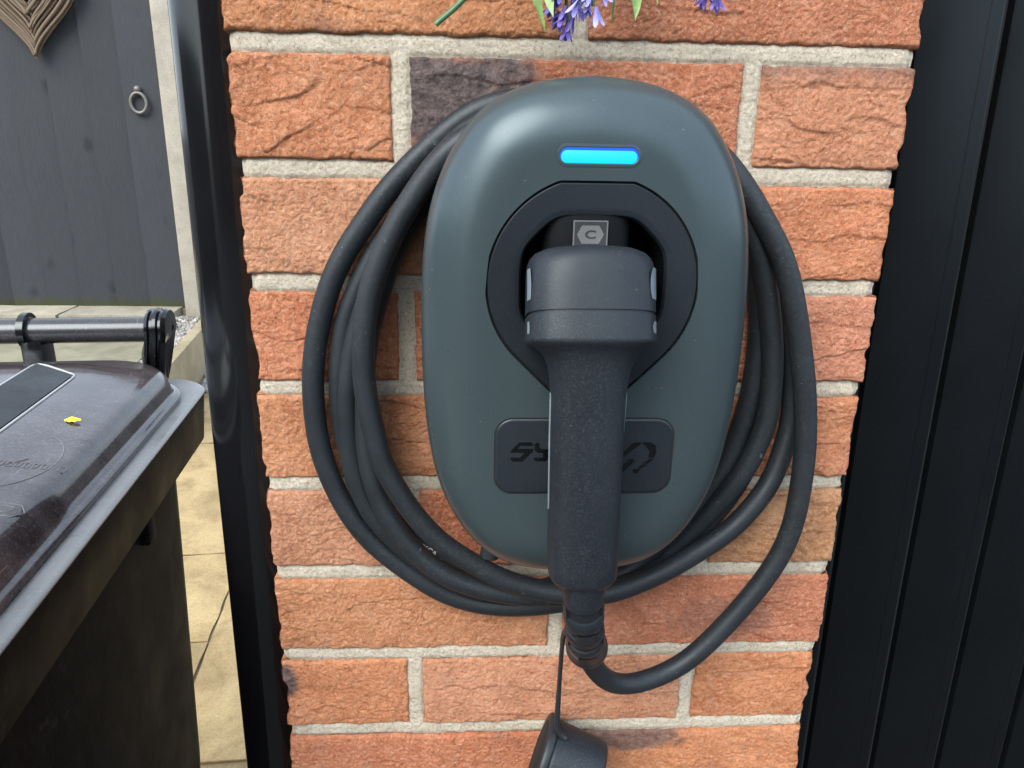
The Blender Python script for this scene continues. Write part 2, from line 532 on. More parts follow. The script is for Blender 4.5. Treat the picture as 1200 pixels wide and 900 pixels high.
# ------------------------------------------------------------------ wooden gate
def painted_wood():
    m, nt, b = new_mat("painted_wood")
    tc = nd(nt, 'ShaderNodeTexCoord').outputs['Object']
    g = noise_node(nt, 30, 5, .65, tc, (9, 9, .7), .6)
    big = noise_node(nt, 3.0, 4, .6, tc, (2, 2, .7))
    knot = nt.nodes.new('ShaderNodeTexVoronoi'); knot.inputs['Scale'].default_value = 4.2
    mp = nd(nt, 'ShaderNodeMapping'); mp.inputs['Scale'].default_value = (1.6, .4, 1.0)
    oi = nt.nodes.new('ShaderNodeObjectInfo'); mul = nd(nt, 'ShaderNodeMath', _operation='MULTIPLY'); mul.inputs[1].default_value = 37.0
    nt.links.new(oi.outputs['Random'], mul.inputs[0]); cmb = nd(nt, 'ShaderNodeCombineXYZ'); nt.links.new(mul.outputs[0], cmb.inputs[0]); nt.links.new(mul.outputs[0], cmb.inputs[2])
    va = nd(nt, 'ShaderNodeVectorMath', _operation='ADD'); nt.links.new(tc, va.inputs[0]); nt.links.new(cmb.outputs[0], va.inputs[1])
    wob = noise_node(nt, 14, 3, .6, va.outputs[0]); vb = nd(nt, 'ShaderNodeMix'); vb.data_type = 'RGBA'; vb.blend_type = 'ADD'; vb.inputs[0].default_value = .05
    nt.links.new(va.outputs[0], vb.inputs[6]); nt.links.new(wob.outputs['Color'], vb.inputs[7])
    nt.links.new(vb.outputs[2], mp.inputs['Vector']); nt.links.new(mp.outputs[0], knot.inputs['Vector'])
    c = ramp(nt, g.outputs[0], [(.3, (.050, .062, .080)), (.7, (.076, .090, .112))])
    c = mixc(nt, ramp(nt, big.outputs[0], [(.35, 0.0), (.7, .5)]), c, (.085, .094, .112))
    c = mixc(nt, ramp(nt, knot.outputs['Distance'], [(.09, .75), (.22, 0.0)]), c, (.026, .030, .040))
    sep = nd(nt, 'ShaderNodeSeparateXYZ'); nt.links.new(tc, sep.inputs[0])
    alg = nd(nt, 'ShaderNodeMath', _operation='ADD'); nt.links.new(sep.outputs[2], alg.inputs[0])
    nz = nd(nt, 'ShaderNodeMath', _operation='MULTIPLY'); nz.inputs[1].default_value = .16
    nt.links.new(noise_node(nt, 7, 3, .6, tc).outputs[0], nz.inputs[0]); nt.links.new(nz.outputs[0], alg.inputs[1])
    c = mixc(nt, ramp(nt, alg.outputs[0], [(.085, .85), (.15, 0.0)]), c, (.075, .090, .012))
    tint = mixc(nt, oi.outputs['Random'], (.31, .315, .32), (.53, .53, .535))
    c = mixc(nt, 1.0, c, tint, 'MULTIPLY')
    nt.links.new(c, b.inputs['Base Color'])
    b.inputs['Roughness'].default_value = .7
    b.inputs['Specular IOR Level'].default_value = .35
    bump(nt, b, g.outputs[0], .4, .004)
    return m


M_WOOD = painted_wood()
GY = 3.9
gate = thing("wooden_gate", (-2.3, GY, TZ), label="dark blue grey wooden gate of wide overlapping vertical boards", cat="gate")
edges = [-1.716, -1.905, -2.088, -2.285, -2.475, -2.66, -2.85, -3.04]
for i, (xr, xl) in enumerate(zip(edges[:-1], edges[1:])):
    w = xr - xl
    # feather-edge board: thick left edge lapping over its neighbour
    V = []
    prof = [(-w / 2 - .012, -.006), (-w / 2 - .010, -.024), (w / 2 - .002, -.003), (w / 2, .012), (-w / 2 - .012, .012)]
    for z in (0.0, 1.78 + .01 * ((i * 7) % 3)):
        V += [(px, py, z) for px, py in prof]
    F = [(k2, (k2 + 1) % 5, 5 + (k2 + 1) % 5, 5 + k2) for k2 in range(5)] + [(4, 3, 2, 1, 0), (5, 6, 7, 8, 9)]
    me = mesh_from("board", V, F, M_WOOD, smooth=False)
    o = place("board", me, gate, loc=((xr + xl) / 2 + 2.3, .0, .0), world_mesh=False)
place("rail", box_mesh("rail", (-3.04 + 2.3, .014, 1.3), (-1.72 + 2.3, .05, 1.42), M_WOOD, .004), gate, world_mesh=False)
place("rail", box_mesh("rail", (-3.04 + 2.3, .014, .2), (-1.72 + 2.3, .05, .32), M_WOOD, .004), gate, world_mesh=False)
M_ZINC = plastic("zinc", (.15, .15, .145), .5, .3, 400, (.22, .21, .19), .4)
M_ZINC.node_tree.nodes['Principled BSDF'].inputs['Metallic'].default_value = .6
hd = place("ring_handle", tube_mesh("ring_handle", [(.041 * math.cos(a), 0, .050 * math.sin(a)) for a in np.linspace(0, 2 * math.pi, 33)], .0095, M_ZINC, 10, False), gate, loc=(-1.835 + 2.3, -.034, 1.362 - TZ), world_mesh=False)
place("boss", tube_mesh("boss", [(0, .03, .068), (0, .0, .068), (0, -.01, .068)], [.02, .018, .010], M_ZINC, 16), hd, loc=(0, 0, 0), world_mesh=False)

post = tag(place("concrete_post", box_mesh("concrete_post", (-.052, -.05, -.35), (.052, .05, 1.95), M_POST, .008), loc=(-1.655, GY - .02, TZ)),
           "pale concrete post at the right edge of the dark gate", "post")

# wicker heart hung on the gate
M_TWIG = plastic("willow_twig", (.13, .095, .065), .8, .6, 300, (.28, .235, .185), .6, 40)
heart = thing("wicker_heart", (-2.30, GY - .045, 1.56), label="brown woven willow heart hanging on the gate, pointed tip showing", cat="decoration")
hr = random.Random(4)
for i in range(25):
    s = 1.0 - .037 * i
    base = []
    for t in np.linspace(-math.pi, math.pi, 49):
        x = 16 * math.sin(t) ** 3 / 16; z = (13 * math.cos(t) - 5 * math.cos(2 * t) - 2 * math.cos(3 * t) - math.cos(4 * t)) / 17
        base.append((x * .265 * s, -.012 - .012 * (i % 3) + .006 * math.sin(3 * t + i), (z + 1.0) * .315 * s + .006 + .0100 * i))
    P = gsmooth(np.array(base) + np.array([hr.uniform(-.010, .010), hr.uniform(-.008, .008), hr.uniform(-.006, .006)]), .8)
    place("twig", tube_mesh("twig", P, .0050 + .0045 * hr.random(), M_TWIG, 7), heart, world_mesh=False)

# ------------------------------------------------------------------ brick pier
pier = thing("brick_pier", (0, 0, 0), label="orange red brick pier with pale mortar joints, carrying the car charger", cat="brick pier")
COURSE = .075; Z0 = 1.300; HALF = .2195


def brick_hi(w, h, seed, slope, fold_amp, burn_fn, left_end, right_end, dpt=.1025, step=.00092):
    nx = int(w / step); nz = int(h / step)
    xs = np.linspace(-w / 2, w / 2, nx); zs = np.linspace(-h / 2, h / 2, nz)
    X, Z = np.meshgrid(xs, zs); u = X.ravel(); v = Z.ravel()
    # coarse undulation and creases of a thrown, sand-faced brick
    hgt = .0014 * n2(u, v, .045, seed) + .0006 * n2(u, v, .017, seed + 1)
    wu = u + .006 * n2(u, v, .03, seed + 2)
    wv = v + slope * u + .007 * n2(u, v, .05, seed + 3, .02) + .0025 * n2(u, v, .014, seed + 4)
    ph = wv / .025 + seed * .37
    fr = ph - np.floor(ph)
    ledge = np.where(fr < .07, fr / .07, (1 - fr) / .93) - .5
    cell = np.floor(ph)
    mask = sstep(.05, .5, n2(wu, cell * .03, .055, seed + 5) + .12)
    hgt += .66 * fold_amp * ledge * mask
    ph2 = (v + (slope * -.5 + .12) * u + .005 * n2(u, v, .03, seed + 8)) / .031 + seed * .71
    fr2 = ph2 - np.floor(ph2)
    ledge2 = np.where(fr2 < .05, fr2 / .05, (1 - fr2) / .95) - .5
    hgt += .55 * fold_amp * ledge2 * sstep(.1, .55, n2(u, np.floor(ph2) * .04, .06, seed + 9))
    # crumbs and pits
    bl = np.abs(n2(wu, wv, .0085, seed + 6)); bl2 = np.abs(n2(u, v, .0042, seed + 7))
    hgt += .0013 * np.minimum(bl, .5) * sstep(-.4, .4, n2(u, v, .04, seed + 23)) + .0014 * np.minimum(bl2, .5) - .0006
    pit = n2(u, v, .0075, seed + 10)
    hgt -= .0006 * sstep(.52, .8, pit)
    e = np.minimum.reduce([w / 2 - np.abs(u), h / 2 - np.abs(v)])
    ew = .0025 + .0012 * n2(u, v, .012, seed + 11)
    hgt -= .0046 * (1 - np.sqrt(np.clip(1 - (1 - np.clip(e / ew, 0, 1)) ** 2, 0, 1)))
    hgt -= .0006 * (1 - sstep(0, .010, e))
    edge = 1 - sstep(0, .008, e)
    rag = .0011 * n2(u, v, .009, seed + 12) + .0006 * n2(u, v, .0035, seed + 13)
    ragz = .0011 * n2(u, v, .011, seed + 14) + .0006 * n2(u, v, .004, seed + 15)
    big_l = left_end * (1 - sstep(0, .012, w / 2 + u)); big_r = right_end * (1 - sstep(0, .012, w / 2 - u))
    chip = np.maximum(0, n2(u * 0, v, .045, seed + 16)) * .0055 + np.maximum(0, n2(u * 0, v, .017, seed + 19) - .25) * .0060 + .0008 * n2(u * 0, v, .0055, seed + 17)
    outer = np.maximum(left_end * (u < 0), right_end * (u > 0))
    x = u + edge * rag * (1 - .6 * outer) + big_l * chip - big_r * chip; z = v + edge * ragz
    y = -hgt
    V = np.stack([x, y, z], 1)
    idx = np.arange(nx * nz).reshape(nz, nx)
    F = np.stack([idx[:-1, :-1], idx[:-1, 1:], idx[1:, 1:], idx[1:, :-1]], -1).reshape(-1, 4)
    rim = np.concatenate([idx[0, :], idx[1:, -1], idx[-1, -2::-1], idx[-2:0:-1, 0]])
    rings = [V]; prev = rim; n = len(V); side = []
    for dd in (.004, .010, .022, .045, .075, dpt):
        rv = V[rim].copy(); rv[:, 1] = dd
        q = n2(rv[:, 0] + dd, rv[:, 2] + dd * 1.3, .012, seed + 18) * .0009
        rv[:, 0] += q * np.sign(rv[:, 0]); rv[:, 2] += q * .4
        cur = np.arange(n, n + len(rim)); n += len(rim); rings.append(rv)
        a = prev; b_ = np.roll(prev, -1); c_ = np.roll(cur, -1)
        side.append(np.stack([a, cur, c_, b_], 1)); prev = cur
    V = np.vstack(rings); F = np.vstack([F] + side)
    me = bpy.data.meshes.new("brick")
    me.vertices.add(len(V)); me.vertices.foreach_set('co', V.astype(np.float32).ravel())
    me.loops.add(F.size); me.loops.foreach_set('vertex_index', F.astype(np.int32).ravel())
    me.polygons.add(len(F)); me.polygons.foreach_set('loop_start', np.arange(0, F.size, 4, dtype=np.int32))
    me.update(calc_edges=True); me.validate()
    me.shade_smooth()
    at = me.attributes.new('burn', 'FLOAT', 'POINT')
    vals = np.clip(burn_fn(V[:, 0], V[:, 2], seed), 0, 1).astype(np.float32)
    at.data.foreach_set('value', vals)
    me.materials.append(M_BRICK)
    return me


def no_burn(u, v, s):
    return .45 * sstep(.55, .95, n2(u, v, .05, s + 20))


def patch(cx, cz, rx, rz, k=1.0, soft=.3):
    def f(u, v, s):
        d = np.sqrt(((u - cx) / rx) ** 2 + ((v - cz) / rz) ** 2) + .35 * n2(u, v, .025, s + 21) + .15 * n2(u, v, .007, s + 22)
        return k * (1 - sstep(1 - soft, 1 + soft * .5, d)) + no_burn(u, v, s) * .5
    return f


def top_band(k=.7, t=.012):
    def f(u, v, s):
        return k * sstep(.0325 - t, .0325, v + .004 * n2(u, v, .02, s + 21)) + no_burn(u, v, s)
    return f


ORANGE = (.56, .235, .118); LIGHT = (.58, .275, .152); RED = (.52, .198, .106); PINK = (.55, .250, .150); TAN = (.51, .260, .140); MAROON = (.50, .205, .118)
# course -> bricks left to right: (colour, crease slope, crease depth, burn)
ROWS = {
    0: [(ORANGE, .05, .0022, no_burn), (RED, .10, .0026, patch(.0, .02, .05, .02, .3))],
    1: [(ORANGE, -.36, .0028, no_burn), (RED, -.12, .0022, patch(-.100, .010, .085, .036, 1.0, .45)), (PINK, .04, .0026, top_band(.6, .016))],
    2: [(LIGHT, .02, .0024, no_burn), (ORANGE, .03, .0022, no_burn)],
    3: [(ORANGE, .02, .0018, no_burn), (RED, .04, .0018, no_burn), (PINK, -.12, .0026, no_burn)],
    4: [(ORANGE, .05, .0022, no_burn), (ORANGE, .22, .0024, no_burn)],
    5: [(TAN, -.2, .0016, no_burn), (RED, .06, .0018, no_burn), (TAN, .05, .0016, no_burn)],
    6: [(ORANGE, -.12, .0020, no_burn), (MAROON, -.08, .0022, patch(.025, -.004, .045, .022, .35))],
    7: [(ORANGE, .03, .0022, patch(-.050, .012, .011, .016, .9)), (LIGHT, .05, .0026, no_burn), (ORANGE, -.10, .0026, no_burn)],
    8: [(RED, .03, .0022, no_burn), (ORANGE, .14, .0026, patch(-.06, .03, .06, .018, .8))],
}


def spans(r):
    if r % 2 == 0: return [(-HALF, -.0055), (.0055, HALF)]
    return [(-HALF, -.118), (-.107, .107), (.118, HALF)]


for r, specs in ROWS.items():
    zc = Z0 + COURSE / 2 - COURSE * r
    for i, ((x0, x1), (colr, slope, amp, bf)) in enumerate(zip(spans(r), specs)):
        nb = len(specs)
        jw = random.uniform(-.0006, .0006)
        me = brick_hi(x1 - x0, .0640 + random.uniform(-.0008, .0006), r * 11.3 + i * 3.7 + 1, slope, amp, bf, 1.0 if i == 0 else 0.0, 1.0 if i == nb - 1 else 0.0)
        o = place("brick", me, pier, loc=((x0 + x1) / 2, jw, zc + random.uniform(-.0005, .0005)), world_mesh=False)
        o.rotation_euler = (R(random.uniform(-.3, .3)), R(random.uniform(-.25, .25)), R(random.uniform(-.12, .12)))
        o.color = (*[c * random.uniform(.95, 1.05) for c in colr], 1)

# plain bricks outside the frame and in the back leaf
lo_cache = {}
for leaf in (0, 1):
    for r in range(-15, 18):
        if leaf == 0 and r in ROWS: continue
        zc = Z0 + COURSE / 2 - COURSE * r
        if zc < .03: continue
        for (x0, x1) in spans(r + leaf):
            w = round(x1 - x0, 4)
            if w not in lo_cache:
                lo_cache[w] = box_mesh("brick", (-w / 2, 0, -.032), (w / 2, .1, .032), M_BRICK, .003, 1)
            o = place("brick", lo_cache[w], pier, loc=((x0 + x1) / 2, .1125 * leaf + .001, zc), world_mesh=False)
            o.color = (*random.choice([ORANGE, LIGHT, RED, PINK, TAN]), 1)

# mortar: a sandy sheet, only near the joints, in front of a solid core
st = .0011
xs = np.arange(-.2165, .2165 + st / 2, st); zs = np.arange(Z0 - COURSE * 8.5, Z0 + COURSE * .99, st)
X, Z = np.meshgrid(xs, zs); u = X.ravel(); v = Z.ravel()
rowf = (Z0 - v) / COURSE + 1                     # 1.0 at joint 0
dj = np.abs(rowf - np.round(rowf)) * COURSE
row = np.floor(rowf).astype(int)
dp = np.where(row % 2 == 0, np.abs(u), np.abs(np.abs(u) - .1125))
near = np.minimum(dj, dp)
depth = .0024 + .0007 * n2(u, v, .03, 401) + .0004 * n2(u, v, .009, 402) + .0006 * n2(u, v, .0032, 403) + .0016 * (1 - sstep(.0, .0035, np.maximum(0, .0065 - near)))
depth += .002 * sstep(.2115, .2165, np.abs(u)) * 1.5
xx = u + .0012 * np.sign(u) * n2(u * 0, v, .008, 404) * sstep(.205, .2165, np.abs(u))
nxm, nzm = len(xs), len(zs)
idx = np.arange(nxm * nzm).reshape(nzm, nxm)
F = np.stack([idx[:-1, :-1], idx[:-1, 1:], idx[1:, 1:], idx[1:, :-1]], -1).reshape(-1, 4)
F = F[near[F].min(axis=1) < .0095]
used = np.unique(F); remap = -np.ones(nxm * nzm, int); remap[used] = np.arange(len(used))
me = mesh_from("mortar", np.stack([xx, depth, v], 1)[used], remap[F], M_MORTAR)
mo = place("mortar", me, pier, world_mesh=False)
place("mortar_core", box_mesh("mortar_core", (-.2150, .0068, .0), (.2150, .2085, 2.46), M_MORTAR), pier, world_mesh=False)

# unseen fence added on the left to darken reflections, outside the frame
fence = thing("darkening_fence", (-4.3, -2.2, 0), label="unseen dark blue grey board fence added at left to darken reflections", cat="fence")
fb = box_mesh("board", (-.012, -.078, .02), (.012, .078, 1.75), M_WOOD, .003, 1)
for i in range(38):
    place("board", fb, fence, loc=(.004 * (i % 2), -2.9 + .16 * i + 2.9 - 3.0, 0), world_mesh=False)
for z in (.35, 1.4):
    place("rail", box_mesh("rail", (-.055, -3.1, z), (-.014, 3.1, z + .09), M_WOOD, .004, 1), fence, world_mesh=False)

# ------------------------------------------------------------------ panelled door to the right of the pier
M_DOOR = plastic("black_satin_paint", (.0014, .0020, .0029), .36, .10, 700, (.12, .13, .14), .008, 8, .36, .05, speck=.05, speck_scale=90)
M_DARK = plastic("black_gap", (.006, .006, .007), .8)
door = thing("panelled_door", (.42, .2, .52), label="satin black door of grooved vertical planks to the right of the brick pier", cat="door")
door.rotation_euler = (0, R(-1.15), 0)
PW = .083
bm = bmesh.new()
prof = [(.0015, .007), (.0045, .0008), (.0065, 0), (.0655, 0), (.0663, .0006), (.0668, .0006), (.0676, .0001), (.0772, .0001), (.0795, .0012), (.0815, .007)]
Vp = [(x, y, z) for z in (-.50, 1.62) for x, y in prof]
npf = len(prof)
plank_me = mesh_from("door_plank", Vp, [(i, i + 1, npf + i + 1, npf + i) for i in range(npf - 1)], M_DOOR, sharp=25)
bm.free()
for k in range(-2, 15):
    place("door_plank", plank_me, door, loc=(PW * k, 0, 0), world_mesh=False)
place("backing_panel", box_mesh("backing_panel", (-2 * PW, .0065, -.505), (15 * PW, .045, 1.62), M_DARK), door, world_mesh=False)

# ------------------------------------------------------------------ downpipe
M_GLOSS = plastic("black_gloss_plastic", (.006, .0065, .008), .13, 0, 900, None, .10, 14, .5, .03, speck=.22, speck_scale=110)
pipe = thing("downpipe", (-.263, .12, .62), label="glossy black round downpipe along the left edge of the brick pier", cat="downpipe")
pipe.rotation_euler = (0, R(.43), 0)
pr = [(0, 0, z) for z in np.linspace(-.60, 1.9, 30)]
place("pipe", tube_mesh("pipe", pr, .0335, M_GLOSS, 40), pipe, world_mesh=False)
place("pipe_socket", tube_mesh("pipe_socket", [(0, 0, z) for z in (1.22, 1.222, 1.30, 1.302)], [.035, .0385, .0385, .035], M_GLOSS, 40, False), pipe, world_mesh=False)
place("pipe_clip", tube_mesh("pipe_clip", [(0, 0, z) for z in (1.34, 1.342, 1.368, 1.37)], [.034, .0372, .0372, .034], M_GLOSS, 40, False), pipe, world_mesh=False)

# ------------------------------------------------------------------ car charger
M_SHELL = plastic("charger_grey_satin", (.033, .049, .056), .28, .05, 1600, (.25, .28, .3), .03, 14, .55, .012, cvar=.03, speck=.5, speck_scale=150)
M_SHELL.node_tree.nodes['Principled BSDF'].inputs['Specular Tint'].default_value = (.68, .87, 1, 1)
M_PLATE = plastic("charger_dark_plate", (.0090, .0125, .0175), .42, .08, 1500, (.2, .2, .2), .04, 10, .40, .03)
M_WELL = plastic("charger_well", (.0035, .004, .005), .6, spec=.12)
M_BLACKP = plastic("rubber_cable", (.0130, .0165, .0205), .54, .12, 1200, (.13, .14, .15), .16, 26, .45, .08, scuff=.55, speck=.4, speck_scale=180)
M_PLUG = plastic("plug_grained_plastic", (.0115, .0150, .0205), .48, .16, 1900, (.12, .14, .165), .24, 26, .36, .05, dust_fine=1000, speck=.4, speck_scale=220)

half = [(0, 1.2806), (.0185, 1.2788), (.033, 1.2766), (.0470, 1.2716), (.0600, 1.2642), (.0682, 1.2565), (.0755, 1.2458), (.0825, 1.2335), (.0882, 1.2190), (.0927, 1.2022), (.0952, 1.184), (.0967, 1.165),
        (.0973, 1.1443), (.0970, 1.110), (.0955, 1.083), (.0923, 1.057), (.0886, 1.0405), (.0848, 1.0287), (.0778, 1.0143), (.0686, 1.0001), (.0579, .9895), (.046, .9822), (.0327, .978), (.0185, .976), (0, .9757)]
loop_pts = [(-x, z) for x, z in half] + [(x, z) for x, z in half[::-1][1:-1]]      # anticlockwise from the top, seen from the front
NO = 240
ol = np.vstack([loop_pts[-3:], loop_pts, loop_pts[:3]])
ol = crom(ol, 10)[20:-30]
ol = gsmooth(resample(ol, .0008, True), 9, True)
ol = resample(ol, 1e9, True) if False else ol
s_ = np.concatenate([[0], np.cumsum(np.linalg.norm(np.diff(np.vstack([ol, ol[:1]]), axis=0), axis=1))])
tt = np.linspace(0, s_[-1], NO, endpoint=False); olc = np.vstack([ol, ol[:1]])
OUT = np.stack([np.interp(tt, s_, olc[:, 0]), np.interp(tt, s_, olc[:, 1])], 1)
tang = np.roll(OUT, -1, 0) - np.roll(OUT, 1, 0); tang /= np.linalg.norm(tang, axis=1)[:, None]
INW = np.stack([-tang[:, 1], tang[:, 0]], 1)
INW = gsmooth(INW, 3, True)


def oring(inset, d):
    p = OUT + INW * inset
    return np.stack([p[:, 0], np.full(NO, -d), p[:, 1]], 1)


PC = np.array([0, 1.1700])                       # centre of the socket plate


def plate_radius(th, Rr=.0585, top=.0551, tip=.0745):
    s, c = np.sin(th), np.cos(th)
    r = np.full(len(th), Rr)
    r = np.where((s > 0) & (Rr * s > top), top / np.maximum(s, 1e-6), r)
    a = np.abs(np.arctan2(np.abs(c), -s))        # angle from straight down
    low = (s < 0) & (a < math.pi / 4)
    r = np.where(low, np.minimum(Rr / np.cos(math.pi / 4 - a), tip), r)
    return r


def plate_ring(d, off=0.0, th=None):
    if th is None: th = np.linspace(0, 2 * np.pi, NO, endpoint=False) + math.pi / 2
    r = plate_radius(th) + off
    return np.stack([PC[0] + r * np.cos(th), np.full(len(th), -d), PC[1] + r * np.sin(th)], 1)


def hole_ring(d, off=0.0, n=NO):
    th = np.linspace(0, 2 * np.pi, n, endpoint=False) + math.pi / 2
    s, c = np.sin(th), np.cos(th)
    p = 16.0
    q = lambda v, lim: np.maximum(v, 0) ** p / (lim + off) ** p
    r = (q(s, .0374) + q(c, .0400) + q(-c, .0400) + q((s + c) * .7071, .0418) + q((s - c) * .7071, .0418) + q(-s, .0430) + q((-s + c) * .7071, .0415) + q((-s - c) * .7071, .0415)) ** (-1 / p)
    return np.stack([r * np.cos(th), np.full(n, -d), PC[1] + r * np.sin(th) - .0], 1)


ev = thing("ev_charger", (0, 0, .9757), label="dark grey wall mounted car charger with blue light bar on the brick pier", cat="car charger")
rings = [oring(.036, .0462), oring(.006, .0462), oring(.0028, .047), oring(.0008, .0495), oring(.0003, .056)]
W_, D0, D1 = .037, .070, .100
for k in range(0, 27):
    a = math.pi / 2 * k / 26
    rings.append(oring(W_ * (1 - math.cos(a)) ** 1.04, D0 + (D1 - D0) * math.sin(a) ** .97))
last = rings[-1]
th = np.arctan2(last[:, 2] - PC[1], last[:, 0] - PC[0])
inner = plate_ring(.1, .0013, th)
for t in (.2, .5, .8, .97):
    q = last * (1 - t) + inner * t; q[:, 1] = -.100
    rings.append(q)
rings.append(inner)
iw = inner.copy(); iw[:, 1] = -.0965; rings.append(iw)
me = rings_mesh("housing", rings, M_SHELL, cap0=False, cap1=False, sharp=40)
place("housing", me, ev)
neck = [oring(.037, .0), oring(.037, .0475)]
place("rear_housing", rings_mesh("rear_housing", neck, M_WELL, cap0=False, cap1=True, sharp=40), ev)
place("seam_backing", rings_mesh("seam_backing", [plate_ring(.0964, .003), hole_ring(.0964, .0008)], M_DARK, cap0=False, cap1=False), ev)
pl = [plate_ring(.0968, -.0001), plate_ring(.0998, -.0001), plate_ring(.1003, -.0006)]
a_, b_ = plate_ring(.1003, -.0006), hole_ring(.1003, .0035)
pl += [a_ * (1 - t) + b_ * t for t in (.3, .6, .9)] + [b_, hole_ring(.0997, .0012), hole_ring(.0975, .0)]
place("socket_plate", rings_mesh("socket_plate", pl, M_PLATE, cap0=False, cap1=False, sharp=35), ev)
wl = [hole_ring(.0976, .0001), hole_ring(.08, -.0004), hole_ring(.055, -.001)]
place("socket_well", rings_mesh("socket_well", wl, M_WELL, cap0=False, cap1=True, sharp=40), ev)

# light bar
m_led, nt, b = new_mat("led_light")
b.inputs['Base Color'].default_value = (.0, .04, .06, 1)
b.inputs['Emission Color'].default_value = (0.0, .33, .47, 1)
b.inputs['Emission Strength'].default_value = 1.0
m_ledb, nt, b = new_mat("led_edge_light")
b.inputs['Base Color'].default_value = (.0, .05, .3, 1)
b.inputs['Emission Color'].default_value = (0.0, .025, .27, 1)
b.inputs['Emission Strength'].default_value = .9
LZ = 1.2392


def cap_shape(w, h, z=LZ, x=0.0):
    return np.array([(x + p, z + q) for p, q in rrect(w, h, h * .999, 10)])


def ring2(p, d): return np.stack([p[:, 0], np.full(len(p), -d), p[:, 1]], 1)


place("light_bezel", rings_mesh("light_bezel", [ring2(cap_shape(.0228, .0060), .0998), ring2(cap_shape(.0226, .0058), .10025), ring2(cap_shape(.0213, .0045), .10045), ring2(cap_shape(.0209, .0041), .1002)], M_SHELL, False, False, 40), ev)
place("light_edge", rings_mesh("light_edge", [ring2(cap_shape(.0211, .0043), .09995), ring2(cap_shape(.0209, .0041), .10015)], m_ledb, False, True, 40), ev)
place("light_bar", rings_mesh("light_bar", [ring2(cap_shape(.0203, .0033, LZ - .0007), .1001), ring2(cap_shape(.0202, .0032, LZ - .0007), .1006), ring2(cap_shape(.0197, .0028, LZ - .0007), .10075)], m_led, False, True, 40), ev)

# name plate with cut lettering
NZ = 1.0670
def nring(w, d): return ring2(np.array(rrect(.0536 + w, .0245 + w, .0112 + w, 10, 0, NZ)), d)
M_BADGE = plastic("badge_plate", (.0125, .0170, .0230), .36, .06, 1500, (.2, .2, .2), .04, 10, .45, .03)
np_o = place("name_plate", rings_mesh("name_plate", [nring(-.0008, .0995), nring(-.0008, .1004), nring(-.0013, .1008), nring(-.0022, .1009)], M_BADGE, False, True, 35), ev)
place("name_plate_seam", rings_mesh("name_plate_seam", [nring(.0002, .0990), nring(.0002, .10012)], M_DARK, False, True, 35), ev)


def np_pt(cx, cy):
    px = 590 + cx / 5.714; py = 500 + cy / 5.714
    return ((px - 683.2) * .000512, NZ - (py - 534) * .000553)


M_CUT = plastic("cut_black", (.0022, .0025, .003), .22)
GL = {"letter": [[[(100, 97), (180, 97), (192, 112), (192, 120), (76, 120)], [(75, 121), (104, 121), (88, 139), (58, 139)], [(57, 140), (190, 140), (193, 150), (180, 165), (42, 165), (42, 156)], [(136, 166), (179, 166), (150, 197), (108, 197)], [(42, 198), (149, 198), (122, 224), (62, 224), (42, 210)]],
                 [[(201, 112), (214, 97), (232, 106), (232, 132), (246, 143), (330, 143), (330, 168), (226, 168), (201, 148)], [(258, 169), (330, 169), (304, 197), (258, 197)], [(198, 198), (304, 198), (275, 224), (215, 224), (198, 212)]]],
      "emblem": [[[(770, 196), (848, 108), (880, 97), (912, 97), (912, 107), (884, 128), (788, 204), (770, 206)], [(920, 97), (975, 98), (1008, 120), (1018, 165), (1003, 203), (966, 203), (974, 158), (920, 105)],
                  [(942, 232), (975, 209), (1004, 209), (968, 240), (922, 240)], [(905, 263), (928, 246), (965, 246), (925, 272), (898, 272)], [(866, 296), (872, 278), (898, 278), (920, 278), (905, 300), (882, 309)],
                  [(770, 278), (842, 210), (862, 207), (873, 218), (866, 236), (800, 298), (770, 310)]]]}
for nm, glyphs in GL.items():
    for polys in glyphs:
        V = []; F = []
        for poly in polys:
            p = [np_pt(*c) for c in poly]
            b0 = len(V); n = len(p)
            V += [(x, -.10105, z) for x, z in p] + [(x, -.1008, z) for x, z in p]
            F.append(tuple(b0 + i for i in range(n))[::-1]); F += [(b0 + i, b0 + (i + 1) % n, b0 + n + (i + 1) % n, b0 + n + i) for i in range(n)]
        place(nm, mesh_from(nm, V, F, M_CUT, smooth=False), np_o)
place("cable_gland", tube_mesh("cable_gland", [(-.045, -.022, 1.01), (-.049, -.030, .985), (-.0525, -.030, .967), (-.054, -.030, .958)], [.0085, .0085, .007, .007], M_BLACKP, 18), ev)

